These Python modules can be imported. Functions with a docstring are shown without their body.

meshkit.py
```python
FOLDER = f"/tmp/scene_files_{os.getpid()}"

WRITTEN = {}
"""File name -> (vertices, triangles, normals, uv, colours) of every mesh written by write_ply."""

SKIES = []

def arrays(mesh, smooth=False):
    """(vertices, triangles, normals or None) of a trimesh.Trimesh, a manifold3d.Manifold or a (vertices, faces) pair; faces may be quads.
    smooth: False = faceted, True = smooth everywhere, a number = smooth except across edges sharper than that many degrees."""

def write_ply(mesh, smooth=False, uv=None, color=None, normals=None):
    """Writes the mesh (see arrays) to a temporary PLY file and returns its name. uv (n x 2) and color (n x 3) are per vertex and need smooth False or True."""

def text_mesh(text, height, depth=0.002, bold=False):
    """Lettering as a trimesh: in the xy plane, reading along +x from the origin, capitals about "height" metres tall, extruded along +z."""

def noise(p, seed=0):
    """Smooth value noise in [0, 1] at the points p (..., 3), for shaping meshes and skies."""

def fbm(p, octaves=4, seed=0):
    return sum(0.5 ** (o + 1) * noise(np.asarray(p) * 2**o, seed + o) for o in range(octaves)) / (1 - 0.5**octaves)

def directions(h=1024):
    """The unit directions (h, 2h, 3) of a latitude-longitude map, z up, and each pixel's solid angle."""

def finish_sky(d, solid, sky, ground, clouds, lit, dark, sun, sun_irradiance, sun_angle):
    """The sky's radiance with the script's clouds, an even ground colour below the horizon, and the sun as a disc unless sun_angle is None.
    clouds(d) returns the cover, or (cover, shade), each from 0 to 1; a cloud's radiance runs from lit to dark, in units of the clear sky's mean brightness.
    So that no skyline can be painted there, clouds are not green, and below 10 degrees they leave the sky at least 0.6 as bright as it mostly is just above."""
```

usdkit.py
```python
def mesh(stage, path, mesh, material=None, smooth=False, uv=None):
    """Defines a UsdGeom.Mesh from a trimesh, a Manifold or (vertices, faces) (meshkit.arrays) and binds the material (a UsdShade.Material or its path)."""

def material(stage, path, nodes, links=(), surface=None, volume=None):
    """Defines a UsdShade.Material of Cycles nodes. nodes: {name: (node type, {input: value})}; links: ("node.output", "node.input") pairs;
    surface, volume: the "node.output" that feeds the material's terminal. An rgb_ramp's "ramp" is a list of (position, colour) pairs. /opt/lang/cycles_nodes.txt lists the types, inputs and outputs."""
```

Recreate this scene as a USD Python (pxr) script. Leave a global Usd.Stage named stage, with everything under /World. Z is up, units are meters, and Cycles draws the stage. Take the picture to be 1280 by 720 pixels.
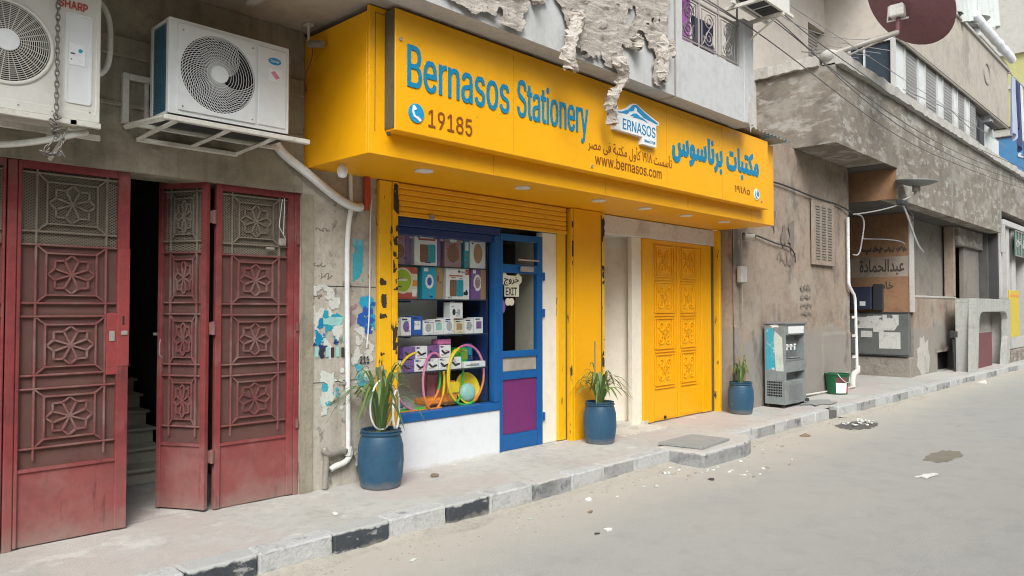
import math, random
import numpy as np
import trimesh
import shapely
from shapely import affinity
from shapely.geometry import Polygon, LineString, Point, box as sbox
from shapely.ops import unary_union
import usdkit, meshkit
from pxr import Usd, UsdGeom, UsdLux, UsdShade, Gf, Sdf

stage = Usd.Stage.CreateInMemory()
UsdGeom.SetStageUpAxis(stage, UsdGeom.Tokens.z)
UsdGeom.SetStageMetersPerUnit(stage, 1.0)
W = UsdGeom.Xform.Define(stage, '/World')
stage.SetDefaultPrim(W.GetPrim())
UsdGeom.Scope.Define(stage, '/World/Looks')
random.seed(7)
RNG = np.random.default_rng(7)
PI = math.pi

# ------------------------------------------------------------------ camera, sky, sun, exposure
CAM = UsdGeom.Camera.Define(stage, '/World/camera')
YAW, PITCH = math.radians(43.81), math.radians(1.533)      # YAW: angle between the view and +x (along the street)
fw = np.array([math.cos(YAW) * math.cos(PITCH), math.sin(YAW) * math.cos(PITCH), math.sin(PITCH)])
rt = np.array([math.sin(YAW), -math.cos(YAW), 0.0])
up = np.cross(rt, fw)
EYE = np.array([0, 0, 1.65])
CAM.AddTransformOp().Set(Gf.Matrix4d(*rt, 0, *up, 0, *(-fw), 0, *EYE, 1))
CAM.CreateHorizontalApertureAttr(36.0)
CAM.CreateVerticalApertureAttr(20.25)
CAM.CreateFocalLengthAttr(36.0 * 934 / 1280)
CAM.CreateClippingRangeAttr(Gf.Vec2f(0.05, 2000))
EXPOSURE = 1.0
CAM.CreateExposureAttr(EXPOSURE)

SUN_EL, SUN_AZ = math.radians(46), math.radians(222)        # azimuth as atan2(x, y) of the direction towards the sun
sunv = np.array([math.sin(SUN_AZ) * math.cos(SUN_EL), math.cos(SUN_AZ) * math.cos(SUN_EL), math.sin(SUN_EL)])
usdkit.material(stage, '/World/Looks/sky_look', {
    'sky': ('sky_texture', {'sky_type': 'single_scattering', 'sun_disc': False, 'sun_elevation': SUN_EL, 'sun_rotation': SUN_AZ, 'aerosol_density': 2.5}),
    'tc': ('texture_coordinate', {}),
    'n': ('noise_texture', {'scale': 1.6, 'detail': 5.0, 'roughness': 0.55}),
    'r': ('rgb_ramp', {'ramp': [(0.2, (0.72, 0.72, 0.72)), (0.8, (0.96, 0.96, 0.96))]}),
    'bw': ('rgb_to_bw', {}),
    'cl': ('mix', {'mix_type': 'multiply', 'fac': 1.0, 'color2': (1.21, 1.27, 1.31)}),
    'm': ('mix', {'mix_type': 'mix', 'fac': 0.8}),
    'b': ('background_shader', {'strength': 0.11}),
}, [('tc.generated', 'n.vector'), ('n.fac', 'r.fac'), ('sky.color', 'bw.color'), ('bw.val', 'cl.color1'), ('r.color', 'm.fac'),
    ('sky.color', 'm.color1'), ('cl.color', 'm.color2'), ('m.color', 'b.color')], surface='b.background')
sky = UsdLux.DomeLight.Define(stage, '/World/sky')
UsdShade.MaterialBindingAPI.Apply(sky.GetPrim()).Bind(UsdShade.Material.Get(stage, '/World/Looks/sky_look'))
sky.GetPrim().SetCustomDataByKey('kind', 'structure')
sun = UsdLux.DistantLight.Define(stage, '/World/sun')
sun.CreateNormalizeAttr(True)
sun.CreateIntensityAttr(0.34)
sun.CreateAngleAttr(32.0)
sun.CreateColorAttr(Gf.Vec3f(1.0, 0.98, 0.955))
zax = sunv; xax = np.cross([0, 0, 1.0], zax); xax /= np.linalg.norm(xax); yax = np.cross(zax, xax)
sun.AddTransformOp().Set(Gf.Matrix4d(*xax, 0, *yax, 0, *zax, 0, 0, 0, 30, 1))

# ------------------------------------------------------------------ materials
LOOK = {}


def surf(name, base, stain=None, light=None, rough=0.8, scale=3.0, bump=0.15, bscale=40.0, streak=None, amount=0.55, metallic=0.0, spec=0.5, dist=0.02, extra=None, coat=0.0):
    """A weathered surface: base colour with large stains, light patches, fine grain, optional streaks running down, and fine relief."""
    stain = stain or tuple(c * 0.62 for c in base)
    light = light or tuple(min(1, c * 1.18) for c in base)
    n = {
        'g': ('geometry', {}),
        'n1': ('noise_texture', {'scale': scale, 'detail': 9.0, 'roughness': 0.62, 'distortion': 0.3}),
        'r1': ('rgb_ramp', {'ramp': [(0.30, stain), (0.48, base), (0.62, base), (0.74, light)]}),
        'n2': ('noise_texture', {'scale': scale * 7.3, 'detail': 7.0, 'roughness': 0.7}),
        'r2': ('rgb_ramp', {'ramp': [(0.34, (0.74, 0.74, 0.74)), (0.5, (1, 1, 1)), (0.68, (1.08, 1.08, 1.07))]}),
        'm1': ('mix', {'mix_type': 'mix', 'fac': amount, 'color1': base}),
        'm2': ('mix', {'mix_type': 'multiply', 'fac': amount * 0.8}),
        'n3': ('noise_texture', {'scale': bscale, 'detail': 6.0, 'roughness': 0.65}),
        'bp': ('bump', {'strength': bump, 'distance': dist}),
        'p': ('principled_bsdf', {'roughness': rough, 'metallic': metallic, 'specular_ior_level': spec, 'coat_weight': coat, 'coat_roughness': 0.15}),
    }
    l = [('g.position', 'n1.vector'), ('g.position', 'n2.vector'), ('g.position', 'n3.vector'), ('n1.fac', 'r1.fac'), ('n2.fac', 'r2.fac'),
         ('r1.color', 'm1.color2'), ('m1.color', 'm2.color1'), ('r2.color', 'm2.color2'), ('n3.fac', 'bp.height'), ('bp.normal', 'p.normal')]
    out = 'm2.color'
    if streak:
        n['mp'] = ('mapping', {'scale': (5.0, 5.0, 0.35)})
        n['ns'] = ('noise_texture', {'scale': 2.2, 'detail': 6.0, 'roughness': 0.6})
        n['rs'] = ('rgb_ramp', {'ramp': [(0.52, (0, 0, 0)), (0.68, (1, 1, 1))]})
        n['sm'] = ('math', {'math_type': 'multiply', 'value2': streak[1]})
        n['ms'] = ('mix', {'color2': streak[0]})
        l += [('g.position', 'mp.vector'), ('mp.vector', 'ns.vector'), ('ns.fac', 'rs.fac'), ('rs.color', 'sm.value1'), ('sm.value', 'ms.fac'), (out, 'ms.color1')]
        out = 'ms.color'
    if extra:
        out = extra(n, l, out)
    l.append((out, 'p.base_color'))
    LOOK[name] = usdkit.material(stage, f'/World/Looks/{name}', n, l, surface='p.BSDF')
    return LOOK[name]


def spots(key, color, scale, lo, hi, stretch=(1, 1, 1), level=1.0, loc=(0, 0, 0)):
    """Extra layer: noise-shaped spots of another colour (rust, bare plaster, torn paper)."""
    def add(n, l, out):
        n['mp' + key] = ('mapping', {'scale': stretch, 'location': loc})
        n['ns' + key] = ('noise_texture', {'scale': scale, 'detail': 7.0, 'roughness': 0.62})
        n['rs' + key] = ('rgb_ramp', {'ramp': [(lo, (0, 0, 0)), (hi, (level, level, level))]})
        n['ms' + key] = ('mix', {'color2': color})
        l.extend([('g.position', 'mp' + key + '.vector'), ('mp' + key + '.vector', 'ns' + key + '.vector'), ('ns' + key + '.fac', 'rs' + key + '.fac'), ('rs' + key + '.color', 'ms' + key + '.fac'), (out, 'ms' + key + '.color1')])
        return 'ms' + key + '.color'
    return add


def below(key, color, axis, edge, width, wob=0.3, wscale=2.0, level=1.0, above=False):
    """Extra layer: a band of other colour below (or above) a level of one axis, with an uneven edge."""
    def add(n, l, out):
        n['sx' + key] = ('separate_xyz', {})
        n['nw' + key] = ('noise_texture', {'scale': wscale, 'detail': 6.0, 'roughness': 0.6})
        n['ma' + key] = ('math', {'math_type': 'multiply_add', 'value2': wob * 2, 'value3': -wob})
        n['ad' + key] = ('math', {'math_type': 'add'})
        n['mr' + key] = ('map_range', {'from_min': edge - width / 2, 'from_max': edge + width / 2, 'to_min': 0.0 if above else level, 'to_max': level if above else 0.0, 'clamp': True})
        n['mb' + key] = ('mix', {'color2': color})
        l.extend([('g.position', 'sx' + key + '.vector'), ('g.position', 'nw' + key + '.vector'), ('nw' + key + '.fac', 'ma' + key + '.value1'), (f'sx{key}.{axis}', 'ad' + key + '.value1'), ('ma' + key + '.value', 'ad' + key + '.value2'),
                  ('ad' + key + '.value', 'mr' + key + '.value'), ('mr' + key + '.result', 'mb' + key + '.fac'), (out, 'mb' + key + '.color1')])
        return 'mb' + key + '.color'
    return add


def chain_of(*fs):
    def add(n, l, out):
        for f in fs:
            out = f(n, l, out)
        return out
    return add


def flat(name, color, rough=0.6, metallic=0.0, spec=0.5, var=0.12):
    return surf(name, color, tuple(c * (1 - var * 2) for c in color), tuple(min(1, c * (1 + var)) for c in color), rough=rough, scale=6.0, bump=0.03, bscale=80, amount=0.5, metallic=metallic, spec=spec)


# masonry and ground
surf('wall_plaster', (0.31, 0.275, 0.205), (0.155, 0.13, 0.092), (0.43, 0.39, 0.31), 0.92, 1.5, 0.5, 30, amount=0.95, streak=((0.11, 0.095, 0.068), 0.4),
     extra=spots('b', (0.40, 0.37, 0.31), 2.6, 0.62, 0.70, (1, 1, 1), 0.6, (2, 0, 5)))
surf('pillar_plaster', (0.44, 0.40, 0.335), (0.27, 0.235, 0.19), (0.56, 0.53, 0.47), 0.9, 3.2, 0.3, 40, amount=0.8, streak=((0.22, 0.19, 0.16), 0.35),
     extra=spots('a', (0.16, 0.14, 0.12), 9.0, 0.60, 0.66, (1, 1, 0.6), 0.8))
surf('soffit_plaster', (0.42, 0.375, 0.31), (0.28, 0.245, 0.20), (0.50, 0.455, 0.39), 0.92, 1.1, 0.2, 30, amount=0.7)
surf('white_render', (0.50, 0.50, 0.485), (0.40, 0.39, 0.365), (0.56, 0.56, 0.55), 0.85, 1.3, 0.15, 30, amount=0.55, streak=((0.34, 0.32, 0.285), 0.3))
surf('peeling_coat', (0.46, 0.41, 0.355), (0.32, 0.275, 0.23), (0.56, 0.515, 0.455), 0.95, 6.0, 0.7, 70, amount=0.9, extra=spots('k', (0.13, 0.105, 0.085), 9.0, 0.64, 0.71, (1, 1, 1.6), 0.75))
surf('flap_paint', (0.50, 0.455, 0.40), (0.27, 0.205, 0.15), (0.62, 0.60, 0.56), 0.9, 9.0, 0.5, 60, amount=0.95, extra=spots('k', (0.17, 0.12, 0.085), 14.0, 0.58, 0.66, (1, 1, 1), 0.8))
surf('brown_plaster', (0.315, 0.245, 0.185), (0.19, 0.145, 0.11), (0.40, 0.33, 0.265), 0.92, 1.6, 0.35, 30, amount=0.9,
     extra=chain_of(spots('f', (0.36, 0.315, 0.26), 1.1, 0.52, 0.60, (1, 1, 1), 0.6, (5, 0, 2)), below('z', (0.265, 0.245, 0.215), 'z', 1.25, 0.16, 0.55, 0.9, 0.85), spots('b', (0.12, 0.105, 0.09), 2.6, 0.56, 0.68, (1, 1, 0.5), 0.75)))
surf('orange_plaster', (0.30, 0.165, 0.085), (0.19, 0.115, 0.07), (0.36, 0.22, 0.13), 0.92, 1.4, 0.2, 30, amount=0.8)
surf('grey_concrete', (0.235, 0.203, 0.163), (0.145, 0.123, 0.098), (0.315, 0.28, 0.232), 0.93, 1.5, 0.5, 22, amount=0.9, streak=((0.17, 0.155, 0.13), 0.2),
     extra=chain_of(spots('c', (0.44, 0.415, 0.37), 5.0, 0.53, 0.62, (0.6, 0.6, 1.5), 0.7), spots('g', (0.13, 0.115, 0.095), 2.6, 0.58, 0.70, (0.5, 1, 1.8), 0.75, (9, 2, 4)), spots('h', (0.38, 0.355, 0.31), 1.3, 0.52, 0.60, (1, 1, 1.5), 0.55, (1, 6, 2)), spots('d', (0.34, 0.2, 0.14), 1.7, 0.68, 0.74, (1, 1, 1.5), 0.7, (3, 1, 8))))
surf('light_concrete', (0.47, 0.445, 0.40), (0.30, 0.275, 0.24), (0.57, 0.55, 0.51), 0.92, 3.0, 0.4, 30, amount=0.85)
surf('beige_render', (0.40, 0.355, 0.295), (0.27, 0.235, 0.19), (0.47, 0.43, 0.37), 0.9, 1.0, 0.15, 30, amount=0.75, streak=((0.24, 0.21, 0.17), 0.3),
     extra=spots('e', (0.13, 0.115, 0.10), 0.7, 0.60, 0.74, (1, 1, 1), 0.65))
surf('balcony_render', (0.52, 0.465, 0.40), (0.42, 0.37, 0.31), (0.57, 0.52, 0.46), 0.9, 0.8, 0.1, 30, amount=0.6)
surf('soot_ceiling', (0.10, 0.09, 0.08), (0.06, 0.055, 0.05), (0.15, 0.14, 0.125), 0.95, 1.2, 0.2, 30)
surf('grey_panel', (0.24, 0.215, 0.18), (0.14, 0.125, 0.105), (0.31, 0.285, 0.245), 0.92, 1.4, 0.2, 30, amount=0.85)
surf('cream_paint', (0.80, 0.735, 0.61), (0.72, 0.64, 0.50), (0.83, 0.78, 0.67), 0.8, 1.2, 0.05, 40, amount=0.4)
surf('white_paint', (0.70, 0.72, 0.735), (0.63, 0.635, 0.64), (0.74, 0.755, 0.77), 0.7, 1.8, 0.12, 40, amount=0.25,
     extra=below('z', (0.55, 0.52, 0.47), 'z', 0.17, 0.03, 0.04, 7.0, 0.6))
surf('stone_base', (0.30, 0.265, 0.22), (0.20, 0.17, 0.14), (0.40, 0.36, 0.30), 0.93, 4.0, 0.7, 14, amount=0.9, dist=0.05)
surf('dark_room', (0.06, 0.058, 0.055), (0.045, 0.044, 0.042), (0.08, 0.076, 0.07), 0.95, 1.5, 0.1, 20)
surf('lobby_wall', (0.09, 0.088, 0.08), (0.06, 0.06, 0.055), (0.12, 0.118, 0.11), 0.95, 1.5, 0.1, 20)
surf('stair_stone', (0.55, 0.53, 0.44), (0.40, 0.375, 0.30), (0.62, 0.60, 0.51), 0.85, 5.0, 0.2, 30)
surf('asphalt', (0.375, 0.37, 0.345), (0.335, 0.33, 0.31), (0.40, 0.395, 0.37), 0.93, 0.5, 0.7, 150, amount=0.4, dist=0.008, spec=0.3,
     extra=chain_of(spots('p', (0.42, 0.395, 0.345), 0.35, 0.45, 0.70, (1, 1.6, 1), 0.45), spots('q', (0.24, 0.235, 0.215), 90.0, 0.56, 0.70, (1, 1, 1), 0.6), spots('w', (0.50, 0.49, 0.46), 70.0, 0.60, 0.74, (1, 1, 1), 0.5, (2, 5, 1)), spots('o', (0.27, 0.265, 0.245), 1.3, 0.66, 0.76, (0.5, 1.4, 1), 0.55, (3, 1, 0)),
                    below('k', (0.48, 0.445, 0.38), 'y', 3.60, 0.9, 0.55, 1.1, 0.9, above=True)))
surf('pavement_dust', (0.46, 0.45, 0.41), (0.37, 0.355, 0.315), (0.52, 0.51, 0.47), 0.94, 1.5, 0.5, 70, amount=0.75, dist=0.012,
     extra=chain_of(spots('t', (0.45, 0.385, 0.355), 0.9, 0.46, 0.58, (1, 1, 1), 0.65, (4, 2, 0)), spots('u', (0.29, 0.27, 0.24), 4.0, 0.64, 0.72, (1, 1, 1), 0.55), spots('v', (0.60, 0.59, 0.54), 2.6, 0.60, 0.68, (1, 1, 1), 0.65, (1, 7, 0)), spots('q', (0.30, 0.285, 0.26), 55.0, 0.60, 0.72, (1, 1, 1), 0.5)))
surf('kerb_white', (0.50, 0.50, 0.485), (0.33, 0.33, 0.32), (0.58, 0.58, 0.565), 0.9, 5.0, 0.7, 50, amount=0.9,
     extra=chain_of(spots('k', (0.15, 0.155, 0.16), 6.0, 0.61, 0.69, (1, 1, 1), 0.7), below('z', (0.42, 0.385, 0.325), 'z', 0.02, 0.06, 0.05, 9.0, 0.9)))
surf('kerb_black', (0.045, 0.052, 0.06), (0.03, 0.035, 0.04), (0.09, 0.10, 0.11), 0.75, 5.0, 0.5, 40, amount=0.8,
     extra=chain_of(spots('k', (0.36, 0.36, 0.35), 9.0, 0.57, 0.65, (1, 1, 1.6), 0.85), below('y', (0.44, 0.44, 0.42), 'z', 0.140, 0.012, 0.04, 11.0, 0.95, above=True), below('z', (0.38, 0.345, 0.29), 'z', 0.025, 0.05, 0.06, 9.0, 0.85)))
surf('kerb_worn', (0.33, 0.33, 0.32), (0.16, 0.165, 0.17), (0.47, 0.46, 0.44), 0.9, 4.0, 0.5, 40, amount=0.95, extra=chain_of(spots('k', (0.08, 0.085, 0.09), 6.0, 0.56, 0.66, (1, 1, 1), 0.75), below('y', (0.50, 0.48, 0.44), 'z', 0.145, 0.01, 0.03, 11.0, 0.9, above=True)))
surf('drain_dark', (0.13, 0.12, 0.105), (0.08, 0.075, 0.065), None, 0.9, 8.0, 0.5, 40)
surf('cover_slab', (0.30, 0.30, 0.28), (0.2, 0.2, 0.19), (0.38, 0.375, 0.35), 0.9, 4.0, 0.4, 50)
surf('litter_white', (0.78, 0.77, 0.74), (0.6, 0.58, 0.54), None, 0.8, 9.0, 0.2, 30)
surf('litter_brown', (0.22, 0.16, 0.10), None, None, 0.9, 9.0, 0.2, 30)
surf('litter_dark', (0.06, 0.055, 0.05), None, None, 0.9, 9.0, 0.2, 30)
surf('gravel', (0.40, 0.36, 0.30), (0.25, 0.22, 0.18), (0.6, 0.57, 0.52), 0.95, 14.0, 0.4, 60)
# paint and metal
RUST = (0.055, 0.035, 0.02)
surf('yellow_paint', (0.86, 0.40, 0.003), (0.81, 0.365, 0.003), (0.87, 0.415, 0.004), 0.42, 0.7, 0.015, 30, amount=0.22, spec=0.35, dist=0.01,
     extra=chain_of(spots('w', (0.60, 0.31, 0.03), 3.0, 0.60, 0.74, (2.5, 2.5, 0.22), 0.28), spots('c', (0.30, 0.16, 0.02), 16.0, 0.72, 0.75, (1, 1, 1), 0.6, (7, 0, 0))))
surf('yellow_worn', (0.84, 0.45, 0.006), (0.76, 0.39, 0.006), (0.88, 0.50, 0.010), 0.5, 2.2, 0.04, 40, amount=0.35,
     extra=spots('r', RUST, 4.2, 0.615, 0.645, (2.6, 2.6, 0.8), 1.0, (0.3, 0, 0.1)))
surf('yellow_shutter', (0.82, 0.39, 0.005), (0.70, 0.33, 0.006), (0.86, 0.42, 0.007), 0.5, 2.0, 0.03, 40, amount=0.35, extra=spots('r', RUST, 6.0, 0.70, 0.715, (1.5, 1, 2.4), 1.0))
surf('rusty_seam', (0.10, 0.085, 0.045), RUST, (0.30, 0.2, 0.03), 0.8, 9.0, 0.3, 50)
DUST = (0.215, 0.165, 0.125)
surf('red_iron', (0.215, 0.040, 0.040), (0.135, 0.027, 0.028), (0.27, 0.085, 0.078), 0.7, 2.6, 0.15, 45, amount=0.9, spec=0.3,
     extra=chain_of(below('k', (0.30, 0.125, 0.11), 'z', 0.60, 0.25, 0.16, 3.0, 0.35), spots('d', (0.33, 0.20, 0.17), 2.4, 0.52, 0.74, (1, 1, 0.8), 0.45), spots('s', (0.10, 0.028, 0.026), 3.2, 0.60, 0.68, (3, 3, 0.5), 0.75, (2, 0, 0)), spots('c', (0.32, 0.27, 0.23), 22.0, 0.70, 0.74, (1, 1, 1), 0.8, (0, 3, 1)), below('z', (0.27, 0.215, 0.18), 'z', 0.22, 0.16, 0.16, 5.0, 0.6)))
surf('red_dusty', (0.19, 0.06, 0.054), (0.12, 0.034, 0.034), (0.26, 0.135, 0.115), 0.8, 5.0, 0.25, 50, amount=0.9, extra=spots('d', (0.25, 0.18, 0.15), 3.4, 0.48, 0.64, (1, 1, 1), 0.6))
surf('grey_dusty_iron', (0.20, 0.165, 0.125), (0.13, 0.105, 0.08), (0.27, 0.23, 0.18), 0.85, 6.0, 0.2, 50, amount=0.8)
surf('red_bright', (0.26, 0.042, 0.040), (0.19, 0.034, 0.033), (0.30, 0.08, 0.07), 0.55, 4.0, 0.08, 40, amount=0.8, extra=spots('w', (0.40, 0.35, 0.30), 14.0, 0.70, 0.74, (1, 1, 1), 0.9))
surf('ac_white', (0.72, 0.73, 0.715), (0.64, 0.63, 0.60), (0.75, 0.755, 0.75), 0.42, 2.0, 0.01, 40, amount=0.25)
surf('ac_old', (0.64, 0.62, 0.56), (0.54, 0.51, 0.44), (0.69, 0.675, 0.63), 0.5, 2.2, 0.02, 40, amount=0.35)
surf('ac_grey', (0.55, 0.55, 0.52), None, None, 0.5, 3.0, 0.02, 40)
surf('bracket_paint', (0.62, 0.59, 0.52), (0.40, 0.35, 0.28), (0.70, 0.68, 0.62), 0.6, 5.0, 0.1, 40, amount=0.7)
flat('fan_dark', (0.03, 0.032, 0.034), 0.6)
surf('coil_blue', (0.10, 0.26, 0.36), (0.06, 0.17, 0.25), (0.16, 0.34, 0.43), 0.6, 5.0, 0.6, 160, amount=0.7)
surf('steel_chain', (0.22, 0.20, 0.18), None, None, 0.5, 20.0, 0.1, 60, metallic=0.6)
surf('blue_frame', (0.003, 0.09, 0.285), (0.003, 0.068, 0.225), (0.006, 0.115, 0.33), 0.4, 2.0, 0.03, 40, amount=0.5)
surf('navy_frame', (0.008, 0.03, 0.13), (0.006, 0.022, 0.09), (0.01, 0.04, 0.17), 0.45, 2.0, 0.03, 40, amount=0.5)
flat('purple_panel', (0.155, 0.022, 0.125), 0.35)
surf('barrel_blue', (0.020, 0.075, 0.135), (0.014, 0.052, 0.095), (0.05, 0.115, 0.175), 0.5, 4.0, 0.06, 30, amount=0.85, extra=chain_of(spots('b', (0.20, 0.24, 0.26), 5.0, 0.62, 0.74, (1, 1, 0.5), 0.6), below('z', (0.20, 0.18, 0.15), 'z', 0.19, 0.06, 0.05, 8.0, 0.6)))
surf('soil', (0.10, 0.075, 0.05), None, None, 0.95, 12.0, 0.8, 30)
flat('plastic_white', (0.76, 0.76, 0.74), 0.4)
surf('pvc_old', (0.66, 0.64, 0.58), (0.48, 0.45, 0.39), (0.72, 0.71, 0.67), 0.5, 4.0, 0.04, 40, amount=0.7)
flat('hose_white', (0.70, 0.70, 0.68), 0.5)
flat('red_pipe', (0.45, 0.05, 0.025), 0.5)
surf('cooler_steel', (0.25, 0.275, 0.265), (0.17, 0.185, 0.18), (0.31, 0.335, 0.32), 0.5, 3.0, 0.05, 40, amount=0.9, metallic=0.25, extra=spots('b', (0.16, 0.13, 0.10), 5.0, 0.62, 0.70, (1, 1, 0.6), 0.6))
surf('cooler_dark', (0.20, 0.215, 0.215), None, None, 0.45, 4.0, 0.03, 40, metallic=0.3)
flat('black_hole', (0.012, 0.012, 0.012), 0.9)
surf('teal_sticker', (0.05, 0.34, 0.42), (0.35, 0.5, 0.52), (0.03, 0.28, 0.36), 0.6, 6.0, 0.05, 40, amount=0.8, extra=spots('b', (0.62, 0.66, 0.64), 9.0, 0.56, 0.62, (1, 1, 1), 0.9))
surf('pale_sticker', (0.55, 0.58, 0.52), (0.42, 0.45, 0.40), None, 0.7, 6.0, 0.05, 40, amount=0.8)
flat('text_blue', (0.0, 0.205, 0.37), 0.5, var=0.05)
flat('text_brown', (0.22, 0.065, 0.008), 0.5)
flat('sign_white', (0.80, 0.81, 0.80), 0.45)
flat('logo_blue', (0.01, 0.27, 0.52), 0.45)
surf('flash_tin', (0.40, 0.40, 0.37), (0.25, 0.24, 0.21), (0.55, 0.56, 0.54), 0.7, 5.0, 0.2, 40, amount=0.8, extra=spots('b', (0.05, 0.27, 0.46), 4.0, 0.52, 0.58, (1, 1, 1), 0.95))
surf('dish_maroon', (0.20, 0.085, 0.095), (0.15, 0.065, 0.072), (0.25, 0.125, 0.13), 0.6, 1.6, 0.05, 40, amount=0.7)
surf('dish_grey', (0.20, 0.205, 0.195), None, None, 0.5, 3.0, 0.05, 40)
surf('galv', (0.34, 0.31, 0.27), (0.22, 0.19, 0.16), (0.46, 0.44, 0.41), 0.55, 6.0, 0.1, 60, metallic=0.3)
flat('cable_black', (0.05, 0.047, 0.045), 0.6)
flat('cable_mid', (0.13, 0.125, 0.12), 0.6)
flat('cable_grey', (0.30, 0.29, 0.28), 0.6)
flat('iron_dark', (0.10, 0.095, 0.09), 0.6)
surf('iron_pale', (0.30, 0.27, 0.25), (0.2, 0.17, 0.15), None, 0.6, 8.0, 0.1, 60)
flat('magenta_cloth', (0.40, 0.13, 0.40), 0.8)
flat('navy_cloth', (0.025, 0.03, 0.06), 0.85)
surf('wood_door', (0.20, 0.135, 0.095), (0.14, 0.09, 0.06), None, 0.7, 4.0, 0.1, 40)
surf('wood_red', (0.105, 0.03, 0.026), None, None, 0.6, 4.0, 0.1, 40)
surf('pane_white', (0.60, 0.62, 0.61), (0.50, 0.51, 0.49), None, 0.5, 1.5, 0.03, 40, streak=((0.4, 0.39, 0.36), 0.4))
surf('pane_grey', (0.31, 0.30, 0.285), (0.23, 0.22, 0.205), None, 0.6, 2.5, 0.05, 40, streak=((0.2, 0.19, 0.17), 0.5))
flat('glass_dark', (0.035, 0.05, 0.065), 0.12)
surf('grey_door', (0.125, 0.13, 0.12), (0.09, 0.095, 0.088), (0.165, 0.17, 0.155), 0.7, 3.0, 0.1, 40, amount=0.8)
surf('poster_paper', (0.58, 0.57, 0.52), (0.42, 0.41, 0.37), None, 0.9, 9.0, 0.1, 40, amount=0.8, extra=spots('b', (0.25, 0.25, 0.23), 16.0, 0.60, 0.66, (1, 1, 2.5), 0.6))
surf('booth_paint', (0.42, 0.42, 0.385), (0.29, 0.285, 0.255), (0.50, 0.50, 0.47), 0.85, 1.6, 0.15, 40, amount=0.7, streak=((0.25, 0.24, 0.2), 0.4))
flat('maroon_board', (0.16, 0.05, 0.055), 0.6)
flat('yellow_board', (0.62, 0.47, 0.05), 0.6)
flat('green_grille', (0.02, 0.10, 0.075), 0.5)
flat('road_stain', (0.215, 0.195, 0.155), 0.9)
flat('door_reveal', (0.36, 0.335, 0.265), 0.8)
surf('lintel_white', (0.70, 0.66, 0.60), (0.45, 0.41, 0.36), (0.76, 0.73, 0.68), 0.9, 4.0, 0.3, 40, amount=0.8)
flat('seam_shade', (0.55, 0.27, 0.01), 0.6)
flat('green_bucket', (0.006, 0.09, 0.033), 0.4)
surf('rust', (0.05, 0.032, 0.02), (0.03, 0.02, 0.014), (0.10, 0.06, 0.03), 0.9, 9.0, 0.4, 60)
surf('sand', (0.46, 0.425, 0.36), (0.37, 0.335, 0.28), (0.53, 0.50, 0.44), 0.95, 3.0, 0.8, 60, amount=0.8, extra=spots('q', (0.26, 0.235, 0.20), 60.0, 0.60, 0.70, (1, 1, 1), 0.6))
flat('white_trim', (0.50, 0.49, 0.46), 0.7)
flat('graffiti', (0.045, 0.04, 0.035), 0.9)
flat('graffiti_faded', (0.075, 0.06, 0.045), 0.9)
flat('graffiti_pale', (0.195, 0.16, 0.13), 0.9)
flat('far_yellow', (0.40, 0.38, 0.17), 0.9)
surf('far_concrete', (0.42, 0.40, 0.36), None, None, 0.95, 0.8, 0.1, 20)
flat('far_blue', (0.05, 0.17, 0.33), 0.6)
flat('sheet_white', (0.76, 0.77, 0.78), 0.8)
flat('tarp_grey', (0.50, 0.52, 0.49), 0.8)
surf('dado_strip', (0.56, 0.53, 0.46), (0.36, 0.33, 0.28), (0.62, 0.60, 0.54), 0.9, 4.0, 0.2, 40, amount=0.9)
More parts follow.
